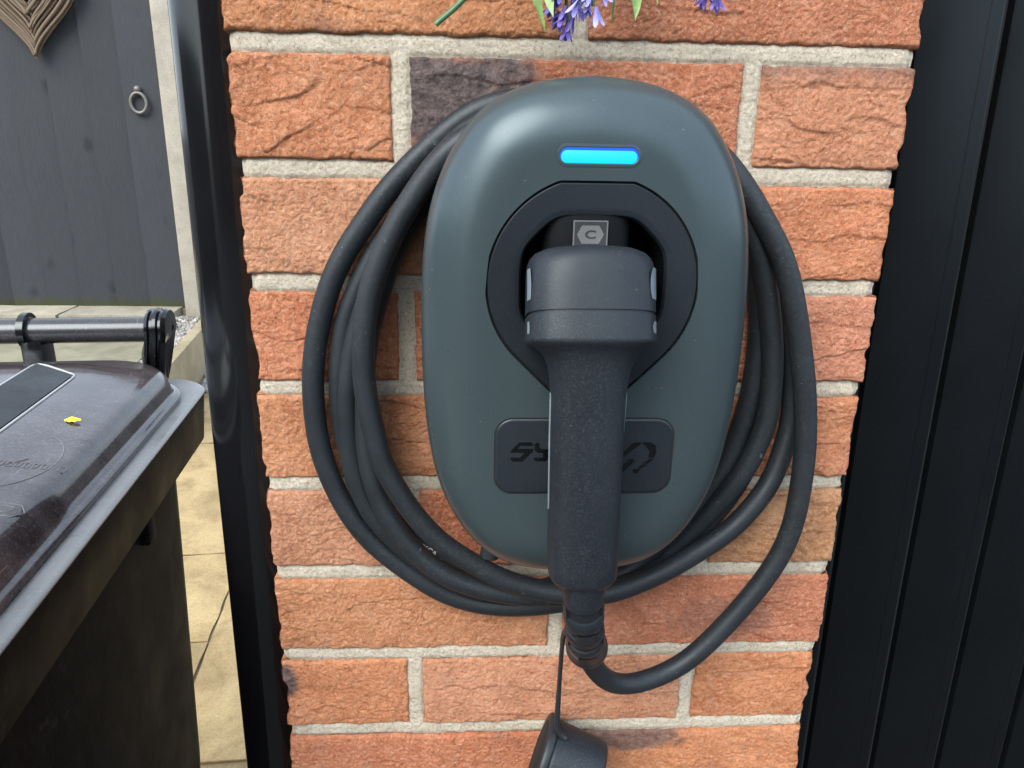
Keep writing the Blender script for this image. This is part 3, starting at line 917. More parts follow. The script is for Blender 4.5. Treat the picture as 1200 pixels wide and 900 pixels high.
# ------------------------------------------------------------------ charging cable with plug and dust cap
CABLE = [(0.0083, -0.085, 0.9357), (0.0143, -0.07, 0.9035), (0.0211, -0.062, 0.8851), (0.0324, -0.054, 0.8668), (0.049, -0.047, 0.856), (0.0711, -0.041, 0.8569), (0.0828, -0.038, 0.86), (0.1014, -0.036, 0.8718), (0.129, -0.034, 0.9044), (0.1539, -0.033, 0.9441), (0.1658, -0.033, 0.9802), (0.1676, -0.033, 1.0237), (0.1656, -0.033, 1.0531), (0.1596, -0.034, 1.088), (0.1515, -0.034, 1.121), (0.1426, -0.034, 1.1516), (0.1329, -0.033, 1.177), (0.1198, -0.031, 1.1977), (0.105, -0.028, 1.2195), (0.0911, -0.023, 1.2362), (0.073, -0.019, 1.2496), (0.0511, -0.016, 1.2604), (0.0266, -0.015, 1.2675), (-0.0001, -0.014, 1.2705), (-0.0319, -0.013, 1.2699), (-0.0583, -0.012, 1.2649), (-0.0716, -0.011, 1.2582), (-0.0866, -0.011, 1.2467), (-0.1068, -0.011, 1.2283), (-0.1235, -0.011, 1.2107), (-0.135, -0.011, 1.1949), (-0.1494, -0.011, 1.175), (-0.1602, -0.011, 1.154), (-0.1677, -0.011, 1.1326), (-0.1721, -0.011, 1.1155), (-0.175, -0.011, 1.101), (-0.1768, -0.011, 1.0807), (-0.1768, -0.011, 1.0574), (-0.1742, -0.011, 1.0315), (-0.1672, -0.011, 1.0067), (-0.1565, -0.011, 0.9819), (-0.1427, -0.011, 0.9606), (-0.1244, -0.011, 0.9423), (-0.1075, -0.011, 0.9281), (-0.0883, -0.01, 0.9137), (-0.0641, -0.01, 0.9042), (-0.0356, -0.01, 0.9007), (-0.0058, -0.01, 0.9026), (0.0303, -0.011, 0.9112), (0.0625, -0.011, 0.9276), (0.0887, -0.012, 0.9517), (0.1002, -0.014, 0.9702), (0.1156, -0.017, 0.9944), (0.1294, -0.019, 1.0167), (0.1373, -0.019, 1.0375), (0.1427, -0.019, 1.0592), (0.1428, -0.019, 1.0829), (0.1387, -0.02, 1.1172), (0.1283, -0.021, 1.1592), (0.1177, -0.022, 1.1868), (0.101, -0.023, 1.2165), (0.0831, -0.025, 1.2397), (0.0623, -0.027, 1.2545), (0.0296, -0.028, 1.2642), (-0.0018, -0.028, 1.266), (-0.0327, -0.026, 1.264), (-0.0584, -0.022, 1.2567), (-0.0794, -0.02, 1.2419), (-0.0958, -0.018, 1.2184), (-0.1125, -0.018, 1.1933), (-0.1258, -0.019, 1.167), (-0.136, -0.02, 1.1418), (-0.1444, -0.02, 1.1168), (-0.1494, -0.02, 1.0947), (-0.1522, -0.02, 1.0721), (-0.1523, -0.019, 1.049), (-0.1517, -0.018, 1.0272), (-0.1484, -0.0175, 1.0097), (-0.1409, -0.017, 0.9884), (-0.1281, -0.016, 0.969), (-0.1136, -0.015, 0.9526), (-0.1013, -0.014, 0.941), (-0.0816, -0.013, 0.9253), (-0.0556, -0.012, 0.9146), (-0.0228, -0.012, 0.9111), (0.0037, -0.011, 0.9124), (0.0333, -0.01, 0.9197), (0.0622, -0.009, 0.9376), (0.0922, -0.009, 0.9726), (0.1048, -0.009, 0.9918), (0.1135, -0.009, 1.0072), (0.1226, -0.009, 1.0248), (0.128, -0.009, 1.0481), (0.1324, -0.01, 1.0766), (0.1333, -0.01, 1.0976), (0.1329, -0.01, 1.1206), (0.1279, -0.012, 1.151), (0.1162, -0.016, 1.1832), (0.1002, -0.02, 1.2125), (0.0734, -0.03, 1.2407), (0.05, -0.034, 1.2542), (0.0284, -0.036, 1.2597), (-0.0028, -0.037, 1.2619), (-0.0332, -0.036, 1.2594), (-0.0586, -0.036, 1.2527), (-0.0713, -0.036, 1.2457), (-0.085, -0.036, 1.2352), (-0.0989, -0.036, 1.2175), (-0.1118, -0.036, 1.198), (-0.1218, -0.036, 1.1789), (-0.13, -0.036, 1.159), (-0.1349, -0.036, 1.1386), (-0.1371, -0.036, 1.12), (-0.138, -0.036, 1.1027), (-0.1365, -0.036, 1.0778), (-0.1332, -0.036, 1.0614), (-0.1285, -0.036, 1.0352), (-0.1199, -0.036, 1.0166), (-0.1065, -0.036, 0.9935), (-0.0916, -0.035, 0.9745), (-0.0738, -0.035, 0.9599), (-0.0556, -0.034, 0.9471), (-0.0375, -0.034, 0.9376), (-0.0091, -0.035, 0.93), (0.0285, -0.036, 0.9279), (0.0539, -0.034, 0.9354), (0.0771, -0.032, 0.9458), (0.1, -0.028, 0.9589), (0.1189, -0.025, 0.9705), (0.1353, -0.022, 0.9864), (0.1516, -0.018, 1.0093), (0.1585, -0.015, 1.0311), (0.1631, -0.013, 1.0543), (0.1618, -0.012, 1.0806), (0.1574, -0.012, 1.104), (0.1446, -0.013, 1.1383), (0.133, -0.014, 1.166), (0.1193, -0.015, 1.1943), (0.0989, -0.014, 1.2265), (0.0665, -0.012, 1.2521), (0.0221, -0.012, 1.2625), (-0.0209, -0.012, 1.2616), (-0.0582, -0.012, 1.2472), (-0.0797, -0.013, 1.2288), (-0.0956, -0.014, 1.2113), (-0.1033, -0.015, 1.2001), (-0.1141, -0.016, 1.1832), (-0.1224, -0.017, 1.1656), (-0.1285, -0.018, 1.1466), (-0.1349, -0.018, 1.1263), (-0.1391, -0.0185, 1.1052), (-0.1412, -0.019, 1.0823), (-0.1411, -0.02, 1.0608), (-0.1401, -0.022, 1.0348), (-0.1344, -0.024, 1.0068), (-0.1243, -0.025, 0.9826), (-0.1089, -0.026, 0.9598), (-0.0924, -0.026, 0.9439), (-0.073, -0.026, 0.9322), (-0.0431, -0.025, 0.9227), (-0.0254, -0.024, 0.9192), (0.0022, -0.022, 0.9175), (0.0317, -0.02, 0.9202), (0.0577, -0.018, 0.9283), (0.0867, -0.014, 0.9463), (0.1139, -0.011, 0.9785), (0.1296, -0.009, 1.0023), (0.1407, -0.008, 1.0362), (0.1406, -0.008, 1.0888), (0.1381, -0.008, 1.114), (0.1302, -0.009, 1.1505), (0.1169, -0.01, 1.1852), (0.0983, -0.01, 1.2182), (0.0617, -0.01, 1.2494), (0.0117, -0.01, 1.2603), (-0.0368, -0.01, 1.2578), (-0.0635, -0.01, 1.2446), (-0.0825, -0.009, 1.2276), (-0.0963, -0.009, 1.2146), (-0.1081, -0.009, 1.201), (-0.1219, -0.009, 1.185), (-0.1338, -0.009, 1.167), (-0.1484, -0.009, 1.1382), (-0.1539, -0.009, 1.1204), (-0.1572, -0.009, 1.1005), (-0.159, -0.009, 1.0757), (-0.158, -0.009, 1.0502), (-0.1514, -0.01, 1.021), (-0.1401, -0.01, 0.9986), (-0.1277, -0.01, 0.9832), (-0.113, -0.011, 0.9667), (-0.0961, -0.012, 0.9506), (-0.0783, -0.012, 0.938), (-0.0606, -0.012, 0.9252), (-0.0361, -0.013, 0.918), (-0.0103, -0.016, 0.9204), (0.003, -0.022, 0.9308), (0.0075, -0.027, 0.9456), (0.0074, -0.028, 0.9605)]
cb = thing("charging_cable", (0, -.03, .86), label="black charging cable coiled around the charger with its plug in the socket", cat="charging cable")
P = crom(CABLE, 6)
P = gsmooth(resample(P, .003), 3.2)
place("cable", tube_mesh("cable", P, .0076, M_BLACKP, 18), cb)

M_PRINT = plastic("white_print", (.45, .47, .48), .6)
def text_mesh(name, s, size, mat):
    cu = bpy.data.curves.new(name + "_c", 'FONT'); cu.body = s; cu.size = size; cu.align_x = 'CENTER'; cu.align_y = 'CENTER'; cu.extrude = size * .01; cu.offset = size * .022
    to = bpy.data.objects.new(name + "_t", cu); COL.objects.link(to)
    bpy.context.view_layer.update()
    dg = bpy.context.evaluated_depsgraph_get()
    me = bpy.data.meshes.new_from_object(to.evaluated_get(dg))
    bpy.data.objects.remove(to); bpy.data.curves.remove(cu)
    me.materials.clear(); me.materials.append(mat); me.name = name
    return me


pr_ = place("cable_print", text_mesh("cable_print", "UKCA  ..", .0058, M_PRINT), cb)
pr_.location = Vector(pr_.location) + Vector((-.0972, -.0202, .9560)); pr_.rotation_euler = (R(90 - 18), R(33), 0)

XC = -.0035


def sec(cx, d, z, a, b, n=2.6, t=0.0, N=72):
    """one cross-section of the plug, tilted t degrees"""
    th = np.linspace(0, 2 * np.pi, N, endpoint=False)
    c, s = np.cos(th), np.sin(th)
    x = a * np.sign(c) * np.abs(c) ** (2 / n); o = b * np.sign(s) * np.abs(s) ** (2 / n)
    T = R(t)
    return np.stack([cx + x, -(d + o * math.cos(T)), z + o * math.sin(T)], 1)


head = [sec(XC, .1025, 1.1882, .020, .018, 2.4, 20), sec(XC, .1027, 1.1877, .0270, .0236, 2.4, 20), sec(XC, .1033, 1.1860, .0306, .0264, 2.5, 20), sec(XC, .1040, 1.1838, .0326, .0284, 2.6, 20),
        sec(XC, .1049, 1.1812, .0336, .0295, 2.8, 20), sec(XC, .1061, 1.1780, .0340, .0300, 3.0, 20), sec(XC, .1100, 1.1675, .0342, .0304, 3.3, 20), sec(XC, .1139, 1.1560, .0344, .0306, 3.3, 20)]
groove = [sec(XC, .11395, 1.1559, .0335, .0298, 3.3, 20), sec(XC, .1144, 1.1546, .0335, .0298, 3.3, 20)]
tail = [sec(XC, .11445, 1.1545, .0344, .0306, 3.3, 20), sec(XC, .1170, 1.1475, .0345, .0307, 3.3, 19), sec(XC, .1185, 1.1434, .0346, .0308, 3.3, 18), sec(XC, .1189, 1.1424, .0345, .0307, 3.3, 17), sec(XC, .1192, 1.1416, .0340, .0303, 3.2, 17), sec(XC, .1195, 1.1409, .0328, .0292, 3.2, 16),
        sec(XC, .1200, 1.1395, .0298, .0266, 3.0, 15), sec(XC, .1207, 1.1374, .0267, .0243, 2.9, 13), sec(XC, .1216, 1.1342, .0241, .0224, 2.8, 11), sec(XC, .1226, 1.1290, .0222, .0211, 2.7, 8),
        sec(XC, .1234, 1.1220, .0211, .0204, 2.6, 5), sec(XC, .1238, 1.1130, .0204, .0199, 2.8, 2), sec(XC + .0002, .1240, 1.0900, .0203, .0197, 3.0), sec(XC + .0010, .1240, 1.0500, .0203, .0196, 3.0),
        sec(XC + .0018, .1236, 1.0150, .0204, .0196, 3.0), sec(XC + .0020, .1234, 1.0050, .0203, .0195, 3.0), sec(XC + .0021, .1233, 1.0020, .0196, .0189, 2.5), sec(XC + .0021, .1232, 1.0002, .0184, .0177, 2.5), sec(XC + .0021, .1232, .9996, .0150, .0144, 2.4)]
plug = place("plug", rings_mesh("plug", [q for q in head + groove + tail], M_PLUG, sharp=48, flip=True), cb)
place("plug_nose", rings_mesh("plug_nose", [sec(XC, .0845, 1.180, .0243, .0150, 3.2), sec(XC, .0845, 1.2120, .0243, .0150, 3.2), sec(XC, .0845, 1.2135, .0235, .0142, 3.2)], M_WELL, sharp=48, flip=True), plug)
M_GREY = plastic("sky_sheen_grey", (.15, .19, .22), .45)  # pale grey carries the sky reflected in the plug's dark sides
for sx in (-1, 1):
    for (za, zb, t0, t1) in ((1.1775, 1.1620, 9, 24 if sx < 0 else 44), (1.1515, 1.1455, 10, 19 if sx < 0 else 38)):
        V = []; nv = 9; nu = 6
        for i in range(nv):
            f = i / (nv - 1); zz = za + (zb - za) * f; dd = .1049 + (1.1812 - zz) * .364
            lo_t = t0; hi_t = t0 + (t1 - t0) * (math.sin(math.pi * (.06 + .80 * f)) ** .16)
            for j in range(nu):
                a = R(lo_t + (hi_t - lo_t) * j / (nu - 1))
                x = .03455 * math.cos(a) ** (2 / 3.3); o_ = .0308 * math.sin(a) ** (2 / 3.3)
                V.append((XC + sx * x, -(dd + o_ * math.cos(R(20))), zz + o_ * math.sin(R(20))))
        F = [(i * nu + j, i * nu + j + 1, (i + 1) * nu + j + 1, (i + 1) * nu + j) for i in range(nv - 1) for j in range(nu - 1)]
        place("ledge_sheen", mesh_from("ledge_sheen", V, F if sx > 0 else [f[::-1] for f in F], M_GREY), plug)  # side ledge with its sky reflection put into the colour
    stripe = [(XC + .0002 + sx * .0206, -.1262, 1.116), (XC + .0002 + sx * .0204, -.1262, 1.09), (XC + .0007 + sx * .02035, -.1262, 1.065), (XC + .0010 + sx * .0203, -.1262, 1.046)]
    place("seam_sheen", tube_mesh("seam_sheen", stripe, .00065, M_GREY, 8), plug)  # strip added for the sky glint along the handle edge

# small printed C label on the plug nose
M_LAB = plastic("label_black", (.03, .03, .032), .4); M_LABW = plastic("label_silver", (.115, .12, .125), .45)
LX, LZc, LD = XC + .0008, 1.1988, .1003
lab = place("plug_label", prism("plug_label", [(LX - .0095, LZc - .0105), (LX + .0095, LZc - .0105), (LX + .0095, LZc + .0068), (LX - .0095, LZc + .0068)], -LD, -LD + .0003, M_LABW), plug)
place("label_field", prism("label_field", [(LX - .0087, LZc - .0104), (LX + .0087, LZc - .0104), (LX + .0087, LZc + .0061), (LX - .0087, LZc + .0061)], -LD - .00012, -LD, M_LAB), lab)
hx = [(LX - .0074, LZc - .0008), (LX - .0047, LZc - .0057), (LX + .0047, LZc - .0057), (LX + .0074, LZc - .0008), (LX + .0047, LZc + .0041), (LX - .0047, LZc + .0041)]
place("hexagon", prism("hexagon", hx, -LD - .00024, -LD - .00012, M_LABW), lab)


tl = place("label_letter", text_mesh("label_letter", "C", .0072, M_LAB), lab)
tl.location = Vector(tl.location) + Vector((LX, -LD - .00035, LZc - .0009)); tl.rotation_euler = (R(90), 0, 0)
tl.scale = (1.25, .85, 1)

# strain relief: core, ribs, end collar
sp = crom([(.0000, -.1232, 1.0005), (.0007, -.1222, .984), (.0030, -.1160, .962), (.0072, -.1020, .938), (.0110, -.0860, .921), (.0145, -.0700, .908)], 12)
sp = resample(sp, .0012)
Ls = len(sp)
sr = place("strain_relief", tube_mesh("strain_relief", sp[:int(Ls * .86)], .0104, M_DARK, 24), cb)
def seg(name, f0, f1, rads, mat=M_PLUG):
    i0, i1 = int(f0 * Ls), max(int(f0 * Ls) + 3, int(f1 * Ls))
    path = resample(sp[i0:i1 + 1], np.linalg.norm(np.diff(sp[i0:i1 + 1], axis=0), axis=1).sum() / (len(rads) - 1))
    return place(name, tube_mesh(name, path, np.interp(np.linspace(0, 1, len(path)), np.linspace(0, 1, len(rads)), rads), mat, 32), sr)
seg("collar", .0, .17, [.0128, .0136, .0137, .0135, .0130, .0127, .0126, .0122])
for k, f in enumerate((.245, .385, .525)):
    seg("rib", f, f + .085, [.0119, .0125, .0126, .0126, .0125, .0119])
seg("end_collar", .665, .86, [.0120, .0125, .0126, .0126, .0129, .0137, .0142, .0143, .0139, .0122])
for k, f in enumerate((.17, .33, .47, .61)):
    i0, i1 = int((f - .01) * Ls), int((f + (.09 if k == 0 else .07)) * Ls)
    c_ = sp[(i0 + i1) // 2]; t = sp[i1] - sp[i0]; t /= np.linalg.norm(t)
    sdx = np.array([1., 0, 0]); sdx -= t * (sdx @ t); sdx /= np.linalg.norm(sdx); fr_ = np.cross(sdx, t)
    if fr_[1] > 0: fr_ = -fr_
    for ang in ((0, 180) if k % 2 == 0 else (90, 270)):
        V = []; na = 9
        for end in (sp[i0], sp[i1]):
            for rad in (.0126, .0100):
                for a in np.linspace(ang - 27, ang + 27, na):
                    V.append(end + rad * (math.cos(R(a)) * sdx + math.sin(R(a)) * fr_))
        F = [(j, j + 1, 2 * na + j + 1, 2 * na + j) for j in range(na - 1)] + [(0, 2 * na, 3 * na, na), (na - 1, 2 * na - 1, 4 * na - 1, 3 * na - 1)]
        bmx = bmesh.new(); vv = [bmx.verts.new(q) for q in V]
        for f_ in F: bmx.faces.new([vv[i] for i in f_])
        place("web", bm_mesh("web", bmx, M_PLUG, True, 40), sr)

# dust cap on its strap
CAPC = np.array([-.0085, -.036, .7795]); ax = np.array([.93, -.22, -.30]); ax /= np.linalg.norm(ax)
capo = place("dust_cap", tube_mesh("dust_cap", [CAPC + ax * s for s in (-.0005, .0, .004, .036, .0415, .0435, .044)], [.0290, .0296, .0298, .0284, .0276, .0255, .0225], M_PLUG, 48), cb)
place("cap_flange", tube_mesh("cap_flange", [CAPC + ax * s for s in (-.0065, -.0062, -.005, -.001, .0005, .0008)], [.0270, .0318, .0328, .0328, .0320, .0296], M_BLACKP, 48), capo)
place("cap_inside", tube_mesh("cap_inside", [CAPC + ax * s for s in (-.0068, -.0066)], [.0258, .0262], M_DARK, 40), capo)
stp = resample(crom([(-.0030, -.100, .948), (-.0052, -.087, .9310), (-.0039, -.072, .9080), (-.0027, -.060, .8814), (-.0019, -.052, .8559), (-.0015, -.047, .8344), (-.0012, -.0445, .8180), (.0010, -.044, .8095), (.0060, -.044, .8055)], 8), .003)
place("cap_strap", tube_mesh("cap_strap", stp, .0016 + .0010 * np.clip((np.arange(len(stp)) / len(stp) - .55) * 2, 0, 1), M_BLACKP, 10, True, 1.5), capo)

# ------------------------------------------------------------------ wheelie bin
M_BIN = plastic("scuffed_bin_plastic", (.0050, .0042, .0046), .40, .10, 200, (.2, .2, .21), .06, 18, .02, .07, scratch=.05)
M_BINL = plastic("worn_bin_lid", (.034, .027, .029), .12, .09, 160, (.32, .31, .33), .22, 12, .5, .05, scratch=.28)
wb = thing("wheelie_bin", (-.345, .07, 0), R(4.6), label="black wheelie bin with scuffed lid standing beside the downpipe", cat="wheelie bin")
RW, RY0, RY1 = .57, -.33, .285                     # rim width, front and rear


def rr_ring(inset, z, rad=.055, n=14, dy=0.0):
    w = RW / 2 - inset; h = (RY1 - RY0) / 2 - inset
    return np.array([(x, y, z) for x, y in rrect(w, h, max(.012, rad - inset * .55), n, -RW / 2, (RY0 + RY1) / 2 + dy)])


def edgefill(base, n=14):
    return base


body = []
for (ins, z) in ((.080, .06), (.077, .07), (.046, .50), (.036, .80), (.033, .90), (.030, .935)):
    body.append(rr_ring(ins, z, .075))
place("body", rings_mesh("body", body, M_BIN, cap0=True, cap1=False, sharp=50), wb, world_mesh=False)
rimr = [rr_ring(.033, .912), rr_ring(.0090, .9125), rr_ring(.0072, .9145), rr_ring(.0022, .9672)]
place("rim_skirt", rings_mesh("rim_skirt", rimr, M_BIN, cap0=False, cap1=False, sharp=40), wb, world_mesh=False)
M_RIM = plastic("scuffed_sheen_rim", (.13, .14, .145), .28, .12, 200, (.25, .25, .26), .2, 18, .5, .08, scratch=.5)  # pale base paints the sky reflected by the black rim; scuffs are wear
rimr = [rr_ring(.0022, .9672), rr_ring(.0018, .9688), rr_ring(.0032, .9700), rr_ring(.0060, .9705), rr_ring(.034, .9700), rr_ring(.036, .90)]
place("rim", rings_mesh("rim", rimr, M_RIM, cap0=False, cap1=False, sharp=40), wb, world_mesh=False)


def lid_ring(ins, z, ny=0.0):
    p = rr_ring(ins, 0, .085)
    if ins > .03:
        xc = (p[:, 0] + RW / 2) / (RW / 2); yc = (p[:, 1] - (RY0 + RY1) / 2) / ((RY1 - RY0) / 2)
        k = min(1.0, (ins - .03) / .06)
        dome = .017 * (1 - xc ** 2) * np.clip(1 - np.abs(yc) ** 12, 0, 1)
        p[:, 2] = z + dome * k
    else:
        p[:, 2] = z
    return p


lr = [lid_ring(i, z) for i, z in ((.0265, .9720), (.0190, .9668), (.0176, .9676), (.0172, .9748), (.0178, .9764), (.0195, .9772), (.0218, .9774), (.0232, .9780), (.0248, .9830), (.0266, .9890), (.0288, .9948), (.0312, .9986), (.0335, 1.0008), (.036, 1.0022), (.039, 1.0031), (.043, 1.0037), (.05, 1.0042), (.058, 1.0045), (.07, 1.005), (.09, 1.005), (.115, 1.005), (.145, 1.005), (.18, 1.005), (.22, 1.005), (.26, 1.005), (.28, 1.005))]
lid = place("lid", rings_mesh("lid", lr, M_BINL, cap0=False, cap1=True, sharp=50), wb, world_mesh=False)


def lid_z(x, y):
    ins = min(-x, x + RW, y - RY0, RY1 - y)
    zb = np.interp(ins, [.0335, .036, .043, .05, .07, .26], [1.0008, 1.0022, 1.0037, 1.0042, 1.005, 1.005])
    xc = (x + RW / 2) / (RW / 2); yc = (y - (RY0 + RY1) / 2) / ((RY1 - RY0) / 2)
    return zb + min(1, max(0, (ins - .03) / .06)) * .017 * (1 - xc ** 2) * max(0, 1 - abs(yc) ** 12)


# long moulded recess on the lid: raised pale-edged frame with a smooth floor
M_INSET = plastic("smooth_lid_inset", (.009, .010, .013), .5, 0, 900, (.3, .3, .33), .12, 14, .3)
fl = [(-.101, .155), (-.143, .187), (-.150, .17), (-.150, -.16), (-.101, -.16)]
fl3 = [(x, y, lid_z(x, y) + .0012) for x, y in fl]
NV = 14
Vs = []; Fs = []
for i in range(NV):
    y = -.16 + (.155 + .16) * i / (NV - 1)
    y2 = -.16 + (.187 + .16) * i / (NV - 1)
    Vs += [(-.101, y, lid_z(-.101, y) + .0014), (-.125, (y + y2) / 2, lid_z(-.125, (y + y2) / 2) + .0014), (-.148, y2, lid_z(-.148, y2) + .0014)]
for i in range(NV - 1):
    a0 = 3 * i
    Fs += [(a0, a0 + 3, a0 + 4, a0 + 1)[::-1], (a0 + 1, a0 + 4, a0 + 5, a0 + 2)[::-1]]
insp = place("lid_inset", mesh_from("lid_inset", Vs, Fs, M_INSET), lid, world_mesh=False)
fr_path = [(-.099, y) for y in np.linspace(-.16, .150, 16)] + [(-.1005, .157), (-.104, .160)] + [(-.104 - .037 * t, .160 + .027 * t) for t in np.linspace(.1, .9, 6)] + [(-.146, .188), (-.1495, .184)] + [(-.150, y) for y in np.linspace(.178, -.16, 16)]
M_EDGE = plastic("pale_inset_edge", (.34, .36, .37), .3)  # pale tube along the inset's edges
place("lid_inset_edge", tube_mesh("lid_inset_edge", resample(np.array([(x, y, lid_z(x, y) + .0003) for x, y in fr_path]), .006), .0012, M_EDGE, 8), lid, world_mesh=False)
# faint moulded ellipse, arc and worn lettering
M_MARK = plastic("moulded_mark", (.11, .105, .11), .3)
def lid_curve(pts, rad):
    q = resample(np.array([(x, y, lid_z(x, y) + .0001) for x, y in pts]), .003)
    return place("moulded_mark", tube_mesh("moulded_mark", q, rad, M_MARK, 5), lid, world_mesh=False)
lid_curve([(-.075 + .034 * math.cos(a), -.035 + .050 * math.sin(a)) for a in np.linspace(-1.9, 1.2, 20)], .0005)
lid_curve([(-.150 + .1 * math.sin(a), -.10 + .085 * (1 - math.cos(a)) + .02) for a in np.linspace(.1, 1.1, 14)], .0005)
lr2 = random.Random(5)
for i in range(11):
    x = -.092 + i * .0056; y = -.048 + .0006 * i
    lid_curve([(x, y - .004), (x - .0006, y + .004), (x + .0030, y + .0042), (x + .0034 - .001 * (i % 2), y - .0038), (x + .0008, y - .004)], .00045)
lid_curve([(-.050, -.118), (-.036, -.118), (-.031, -.110), (-.036, -.102), (-.050, -.102)], .0005)
lid_curve([(-.048, -.114), (-.040, -.114), (-.038, -.106), (-.046, -.106)], .0005)
# handle recess at the front corner
hrz = [(-.075 + .045 * math.cos(a), -.235 + .085 * math.sin(a)) for a in np.linspace(0, 2 * math.pi, 40, endpoint=False)]
place("lid_grip", tube_mesh("lid_grip", np.array([(x, y, lid_z(x, y) + .0005) for x, y in hrz + hrz[:1]]), .0035, M_INSET, 8, False), lid, world_mesh=False)
place("lid_grip_floor", mesh_from("lid_grip_floor", [(x, y, lid_z(x, y) + .0012) for x, y in hrz], [tuple(range(40))], M_INSET, smooth=False), lid, world_mesh=False)

# rear handle bar, its clip and end lug
HB = (.262, 1.0345)
M_BAR = plastic("worn_bar", (.030, .031, .034), .2, .05, 300, (.3, .28, .29), .15, 20, .55, .05, scratch=.2)
place("handle_bar", tube_mesh("handle_bar", [(x, HB[0], HB[1]) for x in np.linspace(-.50, -.045, 12)], .0140, M_BAR, 28), wb, world_mesh=False)
clip = [(-.187, HB[0] + .019 * math.cos(a), HB[1] + .019 * math.sin(a)) for a in np.linspace(-1.9, 1.7, 18)]
def strap_ring(x0, x1, a0, a1, r0, r1):
    V = []; n = 22
    for a in np.linspace(a0, a1, n):
        for (x, r) in ((x0, r0), (x1, r0), (x1, r1), (x0, r1)):
            V.append((x, HB[0] - r * math.cos(a), HB[1] + r * math.sin(a)))
    F = [(4 * i + k, 4 * i + (k + 1) % 4, 4 * i + 4 + (k + 1) % 4, 4 * i + 4 + k) for i in range(n - 1) for k in range(4)]
    return V, F
V, F = strap_ring(-.190, -.183, -1.2, 2.5, .0152, .0200)
hc = place("handle_clip", mesh_from("handle_clip", V, F, M_GLOSS, sharp=40), wb, world_mesh=False)
place("clip_foot", box_mesh("clip_foot", (-.189, HB[0] - .018, .955), (-.167, HB[0] + .012, HB[1] - .008), M_GLOSS, .003), hc, world_mesh=False)
lug = []
for (x, r) in ((-.060, .010), (-.0595, .0215), (-.056, .0235), (-.0545, .0205), (-.052, .0205), (-.0505, .0240), (-.047, .0240), (-.0455, .0205), (-.043, .0205), (-.041, .0235), (-.037, .0215), (-.0365, .010)):
    a = np.linspace(0, 2 * np.pi, 30, endpoint=False)
    zz = HB[1] + r * np.sin(a) * np.where(np.sin(a) < 0, 2.9, 1.0); yy = HB[0] + r * np.cos(a) * np.where(np.sin(a) < 0, .85, 1.0)
    lug.append(np.stack([np.full(30, x) + np.where(np.sin(a) < 0, np.sin(a) * .012, 0), yy, zz], 1))
place("handle_lug", rings_mesh("handle_lug", lug, M_GLOSS, sharp=50), wb, world_mesh=False)
place("handle_lug", rings_mesh("handle_lug", [q * np.array([1, 1, 1]) + np.array([-.455, 0, 0]) for q in lug], M_GLOSS, sharp=50), wb, world_mesh=False)
for x in (-.10, -.46):
    place("hinge_block", box_mesh("hinge_block", (x - .02, .225, .95), (x + .02, .262, .99), M_BIN, .004), wb, world_mesh=False)
# body ribs below the rim, number sticker, wheels
place("body_rib", box_mesh("body_rib", (-.050, .085, .862), (-.0265, .107, .914), M_BIN, .003), wb, world_mesh=False)
M_WHITE = plastic("white_sticker", (.72, .74, .76), .4)
place("sticker", mesh_from("sticker", [(-.0322 - .00, -.232 + .02 * p, .868 + q) for p, q in [(math.cos(a), .026 * math.sin(a)) for a in np.linspace(0, 2 * math.pi, 24, endpoint=False)]], [tuple(range(24))], M_WHITE, smooth=False), wb, world_mesh=False)
for x in (-.08, -.49):
    wv = []
    for (dx, r) in ((-.022, .05), (-.022, .094), (-.016, .100), (.016, .100), (.022, .094), (.022, .05)):
        a = np.linspace(0, 2 * np.pi, 32, endpoint=False)
        wv.append(np.stack([np.full(32, x + dx), .225 + r * np.cos(a), .100 + r * np.sin(a)], 1))
    place("wheel", rings_mesh("wheel", wv, M_BLACKP, sharp=40), wb, world_mesh=False)

M_YEL = plastic("yellow_petal", (.75, .66, .03), .6)
pz = []
pet_c = (-.060, .045); zt = lid_z(*pet_c)
V = [(0, 0, .0045)]; F = []
for k in range(14):
    a = 2 * math.pi * k / 14; r = .0056 * (1 + .25 * math.cos(2 * a) + .12 * math.sin(3 * a))
    V.append((r * math.cos(a), r * .75 * math.sin(a), .0006 + .0008 * (k % 2)))
F = [(0, 1 + k, 1 + (k + 1) % 14) for k in range(14)]
mt = Matrix.Rotation(R(4.6), 4, 'Z')
pw = mt @ Vector((pet_c[0], pet_c[1], zt + .0006)) + Vector((-.345, .07, 0))
tag(place("yellow_petal", mesh_from("yellow_petal", V, F, M_YEL), loc=pw), "tiny yellow petal lying on the black bin lid", "petal")

# ------------------------------------------------------------------ lavender sprigs hanging down from above
def leaf_mat(name, a, b2, rough=.45):
    m, nt, b = new_mat(name)
    n = noise_node(nt, 180, 3, .6)
    nt.links.new(ramp(nt, n.outputs[0], [(.3, a), (.7, b2)]), b.inputs['Base Color'])
    b.inputs['Roughness'].default_value = rough
    b.inputs['Subsurface Weight'].default_value = 0.0
    return m


M_LEAF = leaf_mat("leaf_green", (.07, .16, .045), (.20, .33, .10))
M_LEAFP = leaf_mat("leaf_pale", (.22, .38, .16), (.36, .52, .25))
M_STEM = leaf_mat("stem_green", (.03, .10, .05), (.07, .19, .09))
M_VIO = leaf_mat("violet_dark", (.060, .048, .26), (.19, .15, .52), .6)
M_LIL = leaf_mat("violet_light", (.16, .17, .52), (.36, .36, .74), .6)


